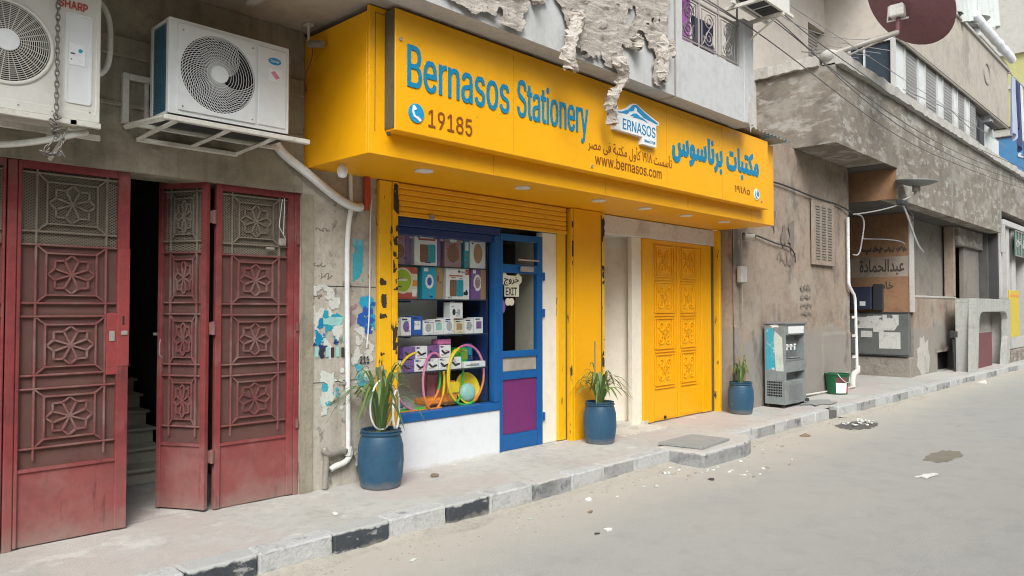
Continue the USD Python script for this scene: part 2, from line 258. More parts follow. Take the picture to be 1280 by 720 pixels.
for k, c in {'p_white': (0.78, 0.78, 0.77), 'p_mauve': (0.34, 0.225, 0.235), 'p_purple': (0.19, 0.10, 0.30), 'p_cyan': (0.02, 0.34, 0.52), 'p_tan': (0.40, 0.24, 0.12), 'p_lime': (0.33, 0.47, 0.03), 'p_red': (0.46, 0.08, 0.06),
             'p_blue': (0.02, 0.10, 0.40), 'p_teal': (0.02, 0.30, 0.38), 'p_orange': (0.75, 0.24, 0.03), 'p_green': (0.03, 0.45, 0.06), 'p_yellow': (0.80, 0.58, 0.02), 'p_pink': (0.70, 0.24, 0.36), 'p_black': (0.03, 0.03, 0.035),
             'p_hotpink': (0.62, 0.16, 0.36), 'p_brown': (0.22, 0.11, 0.07), 'p_grey': (0.40, 0.40, 0.40), 'p_cream': (0.66, 0.62, 0.46), 'p_aqua': (0.30, 0.55, 0.50), 'p_navy': (0.02, 0.035, 0.12)}.items():
    flat(k, c, 0.45)

# glass and see-through meshes
LOOK['glass'] = usdkit.material(stage, '/World/Looks/glass', {
    'f': ('fresnel', {'IOR': 1.42}), 'ge': ('geometry', {}), 'nb': ('math', {'math_type': 'subtract', 'value1': 1.0}), 'mu': ('math', {'math_type': 'multiply'}), 't': ('transparent_bsdf', {'color': (0.975, 0.985, 0.98)}), 'g': ('glossy_bsdf', {'color': (0.9, 0.9, 0.9), 'roughness': 0.015}), 'm': ('mix_closure', {})},
    [('f.fac', 'mu.value1'), ('ge.backfacing', 'nb.value2'), ('nb.value', 'mu.value2'), ('mu.value', 'm.fac'), ('t.BSDF', 'm.closure1'), ('g.BSDF', 'm.closure2')], surface='m.closure')


def mesh_sheet(name, c1, c2, period):
    s = 2 * PI / (20 * period)
    n = {'g': ('geometry', {}), 'ma': ('mapping', {'rotation': (0, 0.95, 0)}), 'mb': ('mapping', {'rotation': (0, -0.95, 0)}),
         'wa': ('wave_texture', {'wave_type': 'bands', 'bands_direction': 'x', 'scale': s, 'detail': 0.0}), 'wb': ('wave_texture', {'wave_type': 'bands', 'bands_direction': 'x', 'scale': s, 'detail': 0.0}),
         'mx': ('math', {'math_type': 'maximum'}), 'gt': ('math', {'math_type': 'greater_than', 'value2': 0.62}), 'n': ('noise_texture', {'scale': 7.0, 'detail': 5.0}), 'c': ('mix', {'color1': c1, 'color2': c2}),
         'p': ('principled_bsdf', {'roughness': 0.85}), 't': ('transparent_bsdf', {'color': (1, 1, 1)}), 'm': ('mix_closure', {})}
    l = [('g.position', 'ma.vector'), ('g.position', 'mb.vector'), ('ma.vector', 'wa.vector'), ('mb.vector', 'wb.vector'), ('wa.fac', 'mx.value1'), ('wb.fac', 'mx.value2'), ('mx.value', 'gt.value1'), ('g.position', 'n.vector'), ('n.fac', 'c.fac'),
         ('c.color', 'p.base_color'), ('gt.value', 'm.fac'), ('t.BSDF', 'm.closure1'), ('p.BSDF', 'm.closure2')]
    LOOK[name] = usdkit.material(stage, f'/World/Looks/{name}', n, l, surface='m.closure')


mesh_sheet('mesh_grey', (0.17, 0.145, 0.105), (0.24, 0.205, 0.155), 0.015)
mesh_sheet('mesh_red', (0.14, 0.05, 0.044), (0.19, 0.105, 0.085), 0.013)


def leaf_look(name, c1, c2):
    LOOK[name] = usdkit.material(stage, f'/World/Looks/{name}', {
        'o': ('geometry', {}), 'n': ('noise_texture', {'scale': 5.0, 'detail': 4.0}), 'c': ('mix', {'color1': c1, 'color2': c2}), 'p': ('principled_bsdf', {'roughness': 0.5}), 't': ('translucent_bsdf', {'color': tuple(x * 1.2 for x in c2)}), 'm': ('mix_closure', {'fac': 0.25})},
        [('o.position', 'n.vector'), ('n.fac', 'c.fac'), ('c.color', 'p.base_color'), ('p.BSDF', 'm.closure1'), ('t.BSDF', 'm.closure2')], surface='m.closure')


leaf_look('leaf_green', (0.07, 0.14, 0.035), (0.20, 0.28, 0.08))
leaf_look('leaf_dark', (0.035, 0.08, 0.025), (0.09, 0.15, 0.05))
leaf_look('leaf_dry', (0.28, 0.22, 0.12), (0.40, 0.33, 0.2))
leaf_look('cloth_paleblue', (0.36, 0.40, 0.52), (0.44, 0.47, 0.58))

# ------------------------------------------------------------------ shape helpers
def trim(v, f):
    return trimesh.Trimesh(np.asarray(v, float), np.asarray(f, int), process=False)


def box(x0, x1, y0, y1, z0, z1, ch=0.0):
    lo, hi = np.minimum((x0, y0, z0), (x1, y1, z1)), np.maximum((x0, y0, z0), (x1, y1, z1))
    if ch <= 0:
        return trimesh.creation.box(bounds=[lo, hi])
    ch = min(ch, *((hi - lo) * 0.45))
    pts = []
    for i in (0, 1):
        for j in (0, 1):
            for k in (0, 1):
                c = np.array([(lo, hi)[i][0], (lo, hi)[j][1], (lo, hi)[k][2]])
                s = np.array([1 - 2 * i, 1 - 2 * j, 1 - 2 * k])
                for ax in range(3):
                    o = s * ch; o[ax] = 0
                    pts.append(c + o)
    return trimesh.convex.convex_hull(np.array(pts))


def cat(*ms):
    out = []
    for m in ms:
        out.extend(m if isinstance(m, (list, tuple)) else [m])
    return trimesh.util.concatenate(out)


def tube(pts, r, n=8, closed=False, caps=True):
    p = np.asarray(pts, float); N = len(p); rr = np.broadcast_to(np.asarray(r, float), (N,))
    t = np.roll(p, -1, 0) - np.roll(p, 1, 0) if closed else np.gradient(p, axis=0)
    t /= np.maximum(np.linalg.norm(t, axis=1, keepdims=True), 1e-12)
    a = np.array([0, 0, 1.0]) if abs(t[0][2]) < 0.9 else np.array([1.0, 0, 0])
    u = np.cross(t[0], a); u /= np.linalg.norm(u); V = []
    ang = np.arange(n) * 2 * PI / n
    for i in range(N):
        u = u - t[i] * (u @ t[i]); u /= np.linalg.norm(u); w = np.cross(t[i], u)
        V.append(p[i] + rr[i] * (np.cos(ang)[:, None] * u + np.sin(ang)[:, None] * w))
    V = np.concatenate(V); F = []
    for i in range(N if closed else N - 1):
        j = (i + 1) % N
        for k in range(n):
            a_, b_, c_, d_ = i * n + k, i * n + (k + 1) % n, j * n + (k + 1) % n, j * n + k
            F += [[a_, b_, c_], [a_, c_, d_]]
    if not closed and caps:
        for s, i in ((1, 0), (-1, N - 1)):
            V = np.vstack([V, p[i]]); c = len(V) - 1
            for k in range(n):
                q = [c, i * n + (k + 1) % n, i * n + k]
                F.append(q if s > 0 else q[::-1])
    return trim(V, F)


def smoothline(pts, k=6):
    from scipy.interpolate import CubicSpline
    p = np.asarray(pts, float); d = np.r_[0, np.cumsum(np.linalg.norm(np.diff(p, axis=0), axis=1))]
    return CubicSpline(d, p)(np.linspace(0, d[-1], k * (len(p) - 1) + 1))


def lathe(prof, n=28, at=(0, 0, 0)):
    m = trimesh.creation.revolve(np.asarray(prof, float), sections=n)
    m.apply_translation(at); return m


def cyl(a, b, r, n=16):
    return trimesh.creation.cylinder(radius=r, segment=[a, b], sections=n)


def xz(m, x=0, z=0, y=0):
    """(u, v, w) -> on a wall facing the street: u along +x, v up, w out towards the street."""
    v = np.asarray(m.vertices); m = m.copy(); m.vertices = np.c_[v[:, 0] + x, y - v[:, 2], v[:, 1] + z]; return m


def yz(m, x=0, y=0, z=0):
    """(u, v, w) -> on a wall facing -x: u runs towards -y, v up, w out towards -x."""
    v = np.asarray(m.vertices); m = m.copy(); m.vertices = np.c_[x - v[:, 2], y - v[:, 0], v[:, 1] + z]; return m


def extr(shape, d):
    gs = [g for g in getattr(shape, 'geoms', [shape]) if g.area > 1e-8]
    return cat([trimesh.creation.extrude_polygon(g, d, engine='earcut') for g in gs])


def words(text, width, height, d=0.008, bold=False):
    m = meshkit.text_mesh(text, height, d, bold)
    b = m.bounds; m.apply_translation((-b[0][0], 0, 0)); m.apply_scale((width / (b[1][0] - b[0][0]), 1, 1)); return m


def arabic(key, width, height, d=0.006, fat=0.0):
    head, body = ARABIC[key].split('#'); w, h = map(float, head.split(','))
    polys = []
    for q in body.split('|'):
        rings = [np.array(r.split(','), float).reshape(-1, 2) for r in q.split(';')]
        polys.append(Polygon(rings[0], rings[1:]).buffer(0))
    return extr(affinity.scale(unary_union(polys).buffer(fat, 2), width / w, height / h, origin=(0, 0)), d)


def blob(cx, cy, r, n=16, wob=0.3, seed=0, sx=1, sy=1):
    g = np.random.default_rng(seed); a = np.arange(n) * 2 * PI / n
    rr = r * (1 + wob * (g.random(n) - 0.5) * 2)
    return Polygon(np.c_[cx + sx * rr * np.cos(a), cy + sy * rr * np.sin(a)]).buffer(0)


def scrap(seed, size):
    """A crumpled scrap: a few folded facets."""
    g = np.random.default_rng(seed); n = 7; a = np.sort(g.random(n)) * 2 * PI
    rim = np.c_[np.cos(a) * size * (0.6 + 0.5 * g.random(n)), np.sin(a) * size * (0.4 + 0.5 * g.random(n)), g.random(n) * size * 0.45]
    low = rim * [0.9, 0.9, 0] + [0, 0, 0]
    return trimesh.convex.convex_hull(np.vstack([rim, low, [[0, 0, size * (0.3 + 0.3 * g.random())]]]))


# ------------------------------------------------------------------ scene-tree helpers
USED, ORG = {}, {}


def fresh(parent, name):
    k = USED.get((parent, name), 0); USED[(parent, name)] = k + 1
    return f'{parent}/{name}' + (f'_{k:03d}' if k else '')


def tag(prim, label=None, cat_=None, group=None, kind=None):
    for k, v in (('label', label), ('category', cat_), ('group', group), ('kind', kind)):
        if v:
            prim.SetCustomDataByKey(k, v)


def thing(name, label, cat_, loc=(0, 0, 0), group=None, kind=None):
    path = fresh('/World', name); x = UsdGeom.Xform.Define(stage, path); x.AddTranslateOp().Set(Gf.Vec3d(*map(float, loc)))
    ORG[path] = np.asarray(loc, float); tag(x.GetPrim(), label, cat_, group, kind); return path


def tidy(m):
    m = trimesh.Trimesh(np.asarray(m.vertices), np.asarray(m.faces), process=False); m.remove_unreferenced_vertices(); return m


def part(parent, name, m, look, smooth=False, label=None, kind=None):
    path = fresh(parent, name); m = tidy(m); o = ORG.get(parent, np.zeros(3)); m.vertices = np.asarray(m.vertices) - o
    ORG[path] = o
    p = usdkit.mesh(stage, path, m, LOOK[look], smooth); tag(p.GetPrim(), label, None, None, kind); return path


def parts(parent, name, ms, look, smooth=False):
    for m in ms:
        part(parent, name, m, look, smooth)


def noise_patch(x0, x1, z0, z1, scale, thr, seed, step=0.008):
    """A torn patch: the cells of a rectangle where noise is high, fading towards its rim, as one outline."""
    xs, zs = np.arange(x0, x1, step), np.arange(z0, z1, step); X, Z = np.meshgrid(xs, zs, indexing='ij'); P_ = np.stack([X * scale, Z * scale, 0 * X + seed * 3.7], -1)
    rim = np.clip(np.minimum(np.minimum(X - x0, x1 - X) / (x1 - x0), np.minimum(Z - z0, z1 - Z) / (z1 - z0)) * 5, 0, 1)
    ok = meshkit.fbm(P_, 4, seed) * (0.72 + 0.28 * rim) > thr
    return unary_union([sbox(X[i, j], Z[i, j], X[i, j] + step * 1.01, Z[i, j] + step * 1.01) for i, j in zip(*np.nonzero(ok))]).buffer(.002).simplify(.004) if ok.any() else Polygon()


def single(name, m, look, label, cat_, group=None, smooth=False, kind=None):
    path = fresh('/World', name); p = usdkit.mesh(stage, path, tidy(m), LOOK[look], smooth); ORG[path] = np.zeros(3); tag(p.GetPrim(), label, cat_, group, kind); return path


def struct(name, m, look, smooth=False, kind='structure'):
    path = fresh('/World', name); p = usdkit.mesh(stage, path, tidy(m), LOOK[look], smooth); ORG[path] = np.zeros(3); tag(p.GetPrim(), None, None, None, kind); return path


def copy_of(src, loc, label, rz=0.0, scale=1.0):
    base = src.rpartition('/')[2]; path = fresh('/World', base.rstrip('0123456789').rstrip('_') if base[-3:].isdigit() else base)
    x = UsdGeom.Xform.Define(stage, path); x.GetPrim().GetReferences().AddInternalReference(src)
    x.ClearXformOpOrder(); x.AddTranslateOp().Set(Gf.Vec3d(*map(float, loc)))
    if rz: x.AddRotateZOp().Set(rz)
    if scale != 1: x.AddScaleOp().Set(Gf.Vec3f(scale))
    x.GetPrim().SetInstanceable(True); tag(x.GetPrim(), label); return path


ARABIC = {
    'head': '529,71#384,68,384,71,395,71,397,32,399,28,407,28,409,30,411,43,422,42,421,31,422,29,424,28,433,28,436,29,438,33,439,43,450,41,449,32,452,28,472,28,473,31,471,36,460,48,461,55,466,60,485,70,489,63,489,60,474,53,473,50,474,47,478,44,478,42,482,38,486,29,489,28,496,28,498,30,502,40,508,47,510,48,519,48,523,46,527,41,529,35,529,26,527,22,521,17,513,17,507,19,505,21,503,21,498,17,488,17,481,21,476,18,472,18,472,17,452,17,446,19,444,21,435,17,423,17,416,21,408,17,392,18,388,21,386,26,385,67;511,36,509,29,512,28,518,28,519,29,519,34,516,38,513,38|446,59,448,61,454,61,456,58,456,54,453,51,449,51,446,54|433,54,433,59,435,61,441,61,443,59,443,54,440,51,436,51|408,3,408,7,410,10,417,10,419,7,419,3,416,0,411,0|312,27,312,37,315,45,324,43,323,32,327,27,331,26,355,26,364,29,365,31,365,36,362,46,370,49,373,48,375,38,376,38,376,28,374,24,370,20,358,16,352,16,351,15,330,15,330,16,325,16,318,19|345,56,348,59,352,59,355,56,355,51,353,49,347,49,345,51|332,56,335,59,339,59,342,56,341,50,340,49,334,49,332,51|236,8,236,11,243,14,248,19,250,23,250,30,245,40,246,42,255,46,260,36,261,30,263,28,272,28,274,30,274,37,273,38,271,50,280,53,282,52,284,40,285,40,285,28,283,23,280,20,273,17,264,17,260,19,256,11,251,6,242,1,239,2|270,7,272,10,279,10,281,7,281,3,278,0,273,0,270,3|197,68,197,71,208,71,210,32,212,28,221,28,223,31,223,38,219,50,230,53,233,44,233,39,234,39,234,28,232,23,229,20,222,17,209,17,209,18,205,18,201,21,199,26,198,67|219,67,222,70,227,70,230,67,230,63,228,60,221,60,219,63|92,8,92,11,101,12,107,15,107,17,105,18,99,19,94,25,95,37,97,41,104,47,113,47,118,43,121,37,122,28,131,28,133,30,136,42,146,41,145,29,146,28,154,28,157,36,157,42,160,43,160,42,167,42,168,41,167,30,168,28,175,28,178,30,178,36,177,37,174,50,185,53,187,43,188,43,188,38,189,38,189,28,186,22,180,18,169,17,164,19,164,21,162,22,158,18,155,17,146,17,139,21,132,17,120,17,119,13,112,6,99,1,94,1,93,8;104,29,106,27,112,27,111,35,109,37,106,37,104,34|0,14,1,29,3,34,6,35,8,33,13,32,12,25,11,24,11,18,15,12,25,11,30,13,33,18,33,26,29,40,38,43,41,42,42,34,45,28,52,28,53,29,55,34,56,43,66,41,65,30,67,28,74,28,76,30,76,36,75,37,75,42,72,50,83,53,86,44,86,39,87,39,87,28,85,23,78,18,67,17,64,18,60,22,59,22,58,19,54,17,47,17,44,18,41,9,36,4,29,1,23,1,22,0,13,1,7,4,2,9',
    'since': '904,84#897,56,897,59,899,61,902,61,904,59,904,56,902,54,899,54|870,60,871,64,876,64,877,29,880,23,893,23,895,24,896,32,892,44,895,46,899,45,902,28,900,22,897,19,892,17,880,17,873,21,871,33,871,59|887,59,889,61,892,61,894,59,894,56,892,54,889,54,887,56|866,70,866,72,868,73,866,76,867,82,870,84,876,84,876,81,871,81,870,77,873,74,878,75,879,72,871,69|688,25,688,34,690,41,695,40,694,26,697,23,703,21,722,21,731,23,738,27,743,33,748,32,747,26,748,24,761,23,764,27,766,37,771,36,770,25,771,23,779,23,782,27,783,37,789,37,788,24,789,23,797,23,799,26,799,42,804,42,805,29,807,24,809,23,817,23,819,24,823,37,828,36,826,29,827,23,836,23,838,26,840,37,845,37,844,24,846,23,854,23,856,26,856,32,852,44,856,46,858,46,859,44,862,31,859,20,853,17,846,17,841,20,836,17,827,17,823,20,818,17,808,17,803,21,797,17,789,17,785,20,780,17,771,17,767,20,761,17,750,17,746,18,741,23,733,18,726,16,704,15,692,19|718,48,718,51,720,53,723,53,725,51,725,48,723,46,720,46|709,48,709,51,711,53,714,53,716,51,716,48,714,46,711,46|630,18,631,24,633,26,642,51,645,65,650,66,655,46,665,18,661,16,659,17,650,44,650,48,648,51,646,50,645,43,635,16|616,45,612,65,617,66,620,58,623,40,623,29,624,28,624,18,623,17,618,17|577,48,577,55,581,63,584,65,590,66,594,65,597,62,600,52,601,31,604,17,600,16,598,17,595,40,585,40,581,42;583,50,586,46,594,46,594,54,590,60,586,60,584,58|563,45,559,65,564,66,567,58,570,40,570,29,571,28,571,18,570,17,565,17|493,60,494,64,499,64,500,29,501,25,504,23,523,23,526,26,526,31,524,35,510,48,510,52,515,58,534,68,536,65,536,62,520,55,516,51,528,39,531,33,532,29,531,23,527,19,521,17,503,17,496,21,494,33,494,59|489,70,489,72,491,73,489,76,490,82,493,84,499,84,499,81,494,81,493,77,496,74,501,75,502,72,494,69|460,5,461,7,465,7,472,10,477,15,477,17,466,18,462,23,462,30,465,37,469,41,472,42,478,41,482,37,485,27,483,14,479,8,471,3,461,1;468,26,470,23,479,23,479,29,475,36,471,36,469,34|414,12,414,21,416,28,418,30,422,28,420,22,420,13,425,7,437,6,442,8,445,11,448,22,446,68,452,68,453,17,449,7,443,2,431,0,425,1,419,4|245,30,245,37,248,42,258,48,262,48,262,54,268,54,268,34,269,33,269,26,271,23,281,23,284,26,285,35,287,38,291,37,290,26,293,23,303,23,306,24,308,27,310,37,315,37,314,25,317,23,339,23,341,24,342,30,340,34,326,48,326,52,334,60,347,67,350,67,352,64,351,62,336,55,332,51,342,40,349,27,354,23,361,23,365,28,368,37,373,42,380,43,386,38,388,34,389,26,387,21,382,17,375,17,367,21,361,17,354,17,349,19,346,22,344,20,337,17,317,17,312,19,311,21,304,17,293,17,287,21,284,18,281,17,271,17,268,18,264,24,254,24,249,26;369,28,375,23,381,23,383,25,383,31,379,37,375,37,372,34;252,32,254,30,263,30,263,39,262,43,255,41,251,37|313,49,313,52,315,54,318,54,320,52,320,49,318,47,315,47|303,52,305,54,308,54,310,52,310,49,308,47,305,47,303,49|283,6,283,9,285,11,288,11,290,9,290,6,288,4,285,4|261,65,261,68,263,70,266,70,268,68,268,65,266,63,263,63|251,65,251,68,253,70,256,70,258,68,258,65,256,63,253,63|147,13,147,21,150,30,155,29,153,22,153,13,155,10,162,7,176,7,185,12,186,17,184,19,175,22,176,27,190,23,208,23,211,24,214,29,208,28,202,30,199,35,199,42,202,49,206,53,211,54,218,50,221,42,221,30,218,23,215,20,206,17,192,17,191,11,188,7,181,3,174,1,161,1,155,3,149,8;205,37,208,34,214,34,215,35,215,43,212,48,208,48,205,44|205,63,205,66,207,68,210,68,212,66,212,63,210,61,207,61|0,5,11,12,15,18,16,29,11,38,14,41,17,41,22,26,26,23,34,24,37,31,37,35,40,36,43,35,42,23,47,22,50,28,56,33,56,35,58,35,61,39,71,43,78,42,83,38,85,32,84,23,94,23,98,28,101,37,108,43,115,42,119,38,122,30,120,21,115,17,108,17,100,21,94,17,84,17,78,19,75,17,67,15,49,15,42,17,38,21,32,17,20,18,20,15,16,9,7,2,2,1;102,28,107,23,114,23,116,26,116,31,114,35,112,37,108,37;55,26,53,21,69,21,73,22,78,26,79,33,75,37,66,36',
    'phone': '147,49#118,22,122,32,125,35,129,37,136,37,140,35,143,32,147,22,147,11,144,4,137,0,128,0,123,2,118,11;124,12,130,6,136,6,140,9,141,22,137,30,131,31,127,29,124,22|74,4,87,34,90,48,96,49,105,17,112,1,106,0,101,15,99,17,93,36,92,36,89,23,87,21,80,0,74,1|60,29,56,48,62,49,63,46,67,24,68,0,62,0|18,38,20,43,25,48,34,49,39,46,43,35,44,16,47,0,41,0,38,24,27,23,22,25,18,31;24,33,28,29,37,29,37,36,35,41,33,43,28,43,24,38|4,29,0,48,6,49,7,46,11,24,12,0,6,0',
    'exit': '154,74#79,16,79,20,89,24,96,33,96,41,92,48,92,51,97,54,100,53,105,39,110,36,125,37,139,43,139,46,130,49,118,48,117,50,118,57,131,57,145,50,153,49,154,41,145,39,132,31,121,28,108,28,103,30,100,23,92,16,84,12,81,12|120,71,123,74,127,74,129,71,129,67,127,65,122,65,120,67|51,12,50,21,60,22,64,24,66,27,59,28,53,31,51,35,51,43,54,50,59,55,62,56,68,56,72,54,78,42,78,32,76,25,66,15,56,12;60,38,63,36,68,36,69,37,69,43,66,47,61,46|0,16,0,26,4,36,12,44,21,49,24,49,24,50,24,52,14,54,2,53,1,59,2,61,17,62,30,57,42,56,43,47,27,44,18,39,11,32,9,27,9,17,15,10,22,8,31,8,42,11,45,4,32,0,15,1,10,3,4,8|22,26,24,29,29,29,31,26,31,22,29,20,24,20,22,22',
    'abd': '311,66#215,17,217,23,231,21,236,23,237,26,236,32,228,44,228,46,233,49,235,48,241,38,246,23,249,21,258,22,262,36,268,35,267,25,269,22,287,21,282,29,282,37,288,45,293,47,303,47,305,46,305,44,304,39,294,40,290,37,289,34,290,28,296,24,302,24,309,27,311,23,311,20,287,14,270,14,263,18,257,14,248,14,242,18,234,14,223,14|259,2,259,6,261,8,265,8,267,6,267,2,265,0,261,0|200,14,199,66,206,66,207,14|70,21,68,66,75,66,77,25,81,21,90,22,96,34,102,40,105,41,113,40,117,36,122,24,126,21,144,23,153,27,154,31,145,34,133,34,132,40,145,41,154,38,162,33,168,33,168,26,164,26,166,22,178,21,182,24,181,66,188,66,189,21,185,16,180,14,164,15,157,22,141,15,124,14,119,16,113,12,107,12,103,14,97,20,90,14,75,15,72,17;100,27,108,19,112,19,114,21,112,30,108,34,105,34,101,30|31,19,33,23,47,21,52,23,53,26,52,32,44,44,44,46,50,49,55,42,60,30,59,20,55,16,50,14,35,15,32,16|0,22,1,32,8,41,7,45,12,50,22,40,25,34,26,31,25,21,20,15,9,14,4,16;7,28,8,23,11,21,16,21,19,23,20,30,16,37,12,37,9,34|15,62,17,64,21,64,23,62,23,58,21,56,17,56,15,58|4,62,6,64,10,64,12,62,12,58,10,56,6,56,4,58',
    'khas': '156,69#100,31,99,69,106,69,108,28,110,25,113,24,129,25,143,31,142,34,138,36,121,37,120,43,123,44,133,44,140,42,148,37,156,36,156,29,149,28,138,21,124,17,110,17,104,19,101,24|124,58,126,60,130,60,132,58,132,54,130,52,126,52,124,54|0,13,0,22,3,31,9,29,7,21,8,13,14,8,25,7,32,9,37,15,38,21,34,37,41,38,44,28,48,25,50,25,55,33,63,40,73,45,82,45,86,43,91,36,91,28,85,20,72,16,55,16,45,19,41,8,31,1,16,0,9,2,2,8;57,24,71,23,77,24,84,29,84,34,80,38,71,37,62,31',
    'sel': '97,68#0,13,0,22,3,30,9,28,7,15,9,11,13,8,26,7,33,10,36,14,37,18,36,68,43,68,44,31,45,26,49,23,60,24,62,26,65,38,71,37,70,27,72,24,86,23,90,27,90,33,86,45,93,47,95,43,97,35,97,25,95,21,90,17,73,16,66,20,59,16,48,16,44,18,40,7,37,4,27,0,11,1,2,8|84,8,86,10,90,10,92,8,92,4,90,2,86,2,84,4|67,3,67,7,69,9,73,9,75,7,75,3,73,1,69,1|56,7,58,9,62,9,64,7,64,3,62,1,58,1,56,3',
}

# ------------------------------------------------------------------ ground: road, pavement, kerb
def grid(x0, x1, y0, y1, nx, ny, zf):
    X, Y = np.meshgrid(np.linspace(x0, x1, nx + 1), np.linspace(y0, y1, ny + 1), indexing='ij')
    Z = zf(X, Y); v = np.c_[X.ravel(), Y.ravel(), Z.ravel()]; i = np.arange(nx)[:, None] * (ny + 1) + np.arange(ny)[None]
    i = i.ravel(); f = np.vstack([np.c_[i, i + ny + 1, i + ny + 2], np.c_[i, i + ny + 2, i + 1]]); return trim(v, f)


def fb(X, Y, s, o=4, seed=0):
    return meshkit.fbm(np.stack([X * s, Y * s, 0 * X + 3.1], -1), o, seed) - 0.5


struct('ground', box(-150, 250, -150, 150, -0.6, -0.05), 'asphalt')
def road_z(X, Y):
    edge = np.clip((4.35 - Y) / 0.5, 0, 1)
    return 0.03 * fb(X, Y, 0.45, 4) + 0.008 * fb(X, Y, 2.3, 3, 5) + 0.010 * (1 - edge) * (0.6 + 1.6 * fb(X, Y, 1.6, 3, 9))
struct('road', grid(-12, 60, -14, 4.40, 360, 122, road_z), 'asphalt', smooth=True)


def kerb_y(x):
    return 4.28 - 0.02 * max(0, x - 11)


def pave_z(X, Y):
    return 0.148 + 0.016 * fb(X, Y, 1.1, 4, 2) + 0.005 * fb(X, Y, 6, 2, 3)
far = grid(11.3, 34, 0, 1, 160, 24, lambda X, Y: 0 * X); v = np.asarray(far.vertices).copy(); yk = 4.40 - 0.02 * (v[:, 0] - 11); v[:, 1] = yk + (6.5 - yk) * v[:, 1]; v[:, 2] = pave_z(v[:, 0], v[:, 1]); far.vertices = v
struct('pavement', cat(grid(-4, 11.3, 4.40, 5.56, 300, 26, pave_z), far), 'pavement_dust', smooth=True)

kerb = struct('kerb', box(-4, 11.2, 4.42, 4.46, -0.02, 0.10), 'kerb_worn')
edges = [(-0.4, 'kerb_white'), (0.35, 'kerb_black'), (0.85, 'kerb_white'), (1.30, 'kerb_white'), (1.80, 'kerb_black'), (2.24, 'kerb_white'), (2.77, 'kerb_black'), (3.23, 'kerb_white'), (3.76, 'kerb_black'), (4.21, 'kerb_white'), (4.72, 'kerb_worn'), (5.24, 'kerb_white'), (5.74, 'kerb_worn'), (6.22, 'kerb_white'),
         (6.88, None), (8.30, 'kerb_white'), (8.85, 'kerb_worn'), (9.4, 'kerb_white'), (9.75, 'kerb_worn'), (10.25, 'kerb_white'), (10.7, 'kerb_white'), (11.2, None), (11.55, 'kerb_white'), (12.3, 'kerb_worn'), (13.1, 'kerb_white'), (13.9, 'kerb_worn'), (14.7, 'kerb_white'), (15.5, 'kerb_white'), (16.4, 'kerb_worn'),
         (17.3, 'kerb_white'), (18.2, 'kerb_worn'), (19.2, 'kerb_white'), (20.2, 'kerb_worn'), (21.2, 'kerb_white'), (22.3, 'kerb_worn'), (23.4, 'kerb_white'), (24.6, 'kerb_white'), (26.0, 'kerb_worn'), (27.5, 'kerb_white'), (29.0, 'kerb_white'), (31, None)]
g = np.random.default_rng(3)
for (x0, lk), (x1, _) in zip(edges[:-1], edges[1:]):
    if not lk: continue
    ya, yb = kerb_y(x0), kerb_y(x1); dz = 0.008 * (g.random() - 0.5)
    m = box(x0 + 0.004, x1 - 0.005, 0, 0.17, -0.05, 0.160 + dz, 0.014)
    m = m.subdivide_to_size(0.13) if x0 < 8 else m
    v = np.asarray(m.vertices).copy()
    v[:, 1] += ya + (yb - ya) * (v[:, 0] - x0) / (x1 - x0) + 0.010 * (g.random() - 0.5)
    v[:, 1] += np.where(v[:, 1] < ya + 0.05, 0.012, 0.0) * (meshkit.fbm(v * 9, 3, 4) - 0.5) * 2 - 0.02 * np.clip(0.08 - v[:, 2], 0, 0.1)
    v[:, 2] += 0.010 * (meshkit.fbm(v * 6 + 5, 3, 8) - 0.5) * (v[:, 2] > 0.1)
    m.vertices = v
    part(kerb, 'kerb_stone', m, lk, smooth=40)

# utility chamber bulging out of the kerb, with a slab on it
ch = thing('utility_chamber', 'grey concrete chamber bulging from the kerb with a flat slab on top', 'utility box', (7.4, 4.1, 0))
m = box(6.89, 8.28, 3.90, 4.47, -0.03, 0.165, 0.03).subdivide_to_size(0.12); v = np.asarray(m.vertices).copy()
v[:, 1] += np.where(v[:, 1] < 4.1, 1, 0) * (0.20 * np.clip((v[:, 0] - 7.75) / 0.55, 0, 1) ** 2); v += 0.02 * (meshkit.fbm(v * 5, 3, 1) - 0.5)[:, None] * [1, 1, 0.4]; m.vertices = v
part(ch, 'concrete_body', m, 'kerb_worn', 40)
part(ch, 'cover_slab', extr(Polygon([(6.98, 4.50), (7.06, 4.0), (7.75, 4.06), (7.72, 4.52)]), 0.022).apply_translation((0, 0, 0.170)), 'cover_slab')

def ground_patch(x, y, r, wob, seed, sx, sy, lift=.004):
    m = grid(x - r * sx * 1.4, x + r * sx * 1.4, y - r * sy * 1.4, y + r * sy * 1.4, 44, 30, lambda X, Y: road_z(X, Y) + lift); sh_ = blob(x, y, r, 40, wob, seed, sx, sy); c = np.asarray(m.vertices)[m.faces].mean(1)
    m.update_faces(shapely.contains_xy(sh_, c[:, 0], c[:, 1])); return m


dr = thing('street_drain', 'dark drain mouth at the kerb strewn with white debris', 'drain', (10.9, 3.95, 0))
part(dr, 'drain_pit', ground_patch(11.0, 3.80, 0.36, 0.12, 5, 1.35, 0.62), 'drain_dark')
part(dr, 'drain_mouth', box(11.2, 11.56, 4.30, 4.50, -0.05, 0.11), 'drain_dark')
for k in range(26):
    part(dr, 'paper_scrap', scrap(100 + k, 0.018 + 0.035 * RNG.random()).apply_translation((10.75 + 0.6 * RNG.random(), 3.64 + 0.30 * RNG.random(), 0.03)), ('litter_white', 'pale_sticker')[k % 3 == 0])
single('road_stain', ground_patch(9.35, 2.32, 0.26, 0.2, 2, 1.7, 0.55), 'road_stain', 'dull brown stain patch lying in the middle of the road', 'stain', smooth=True)

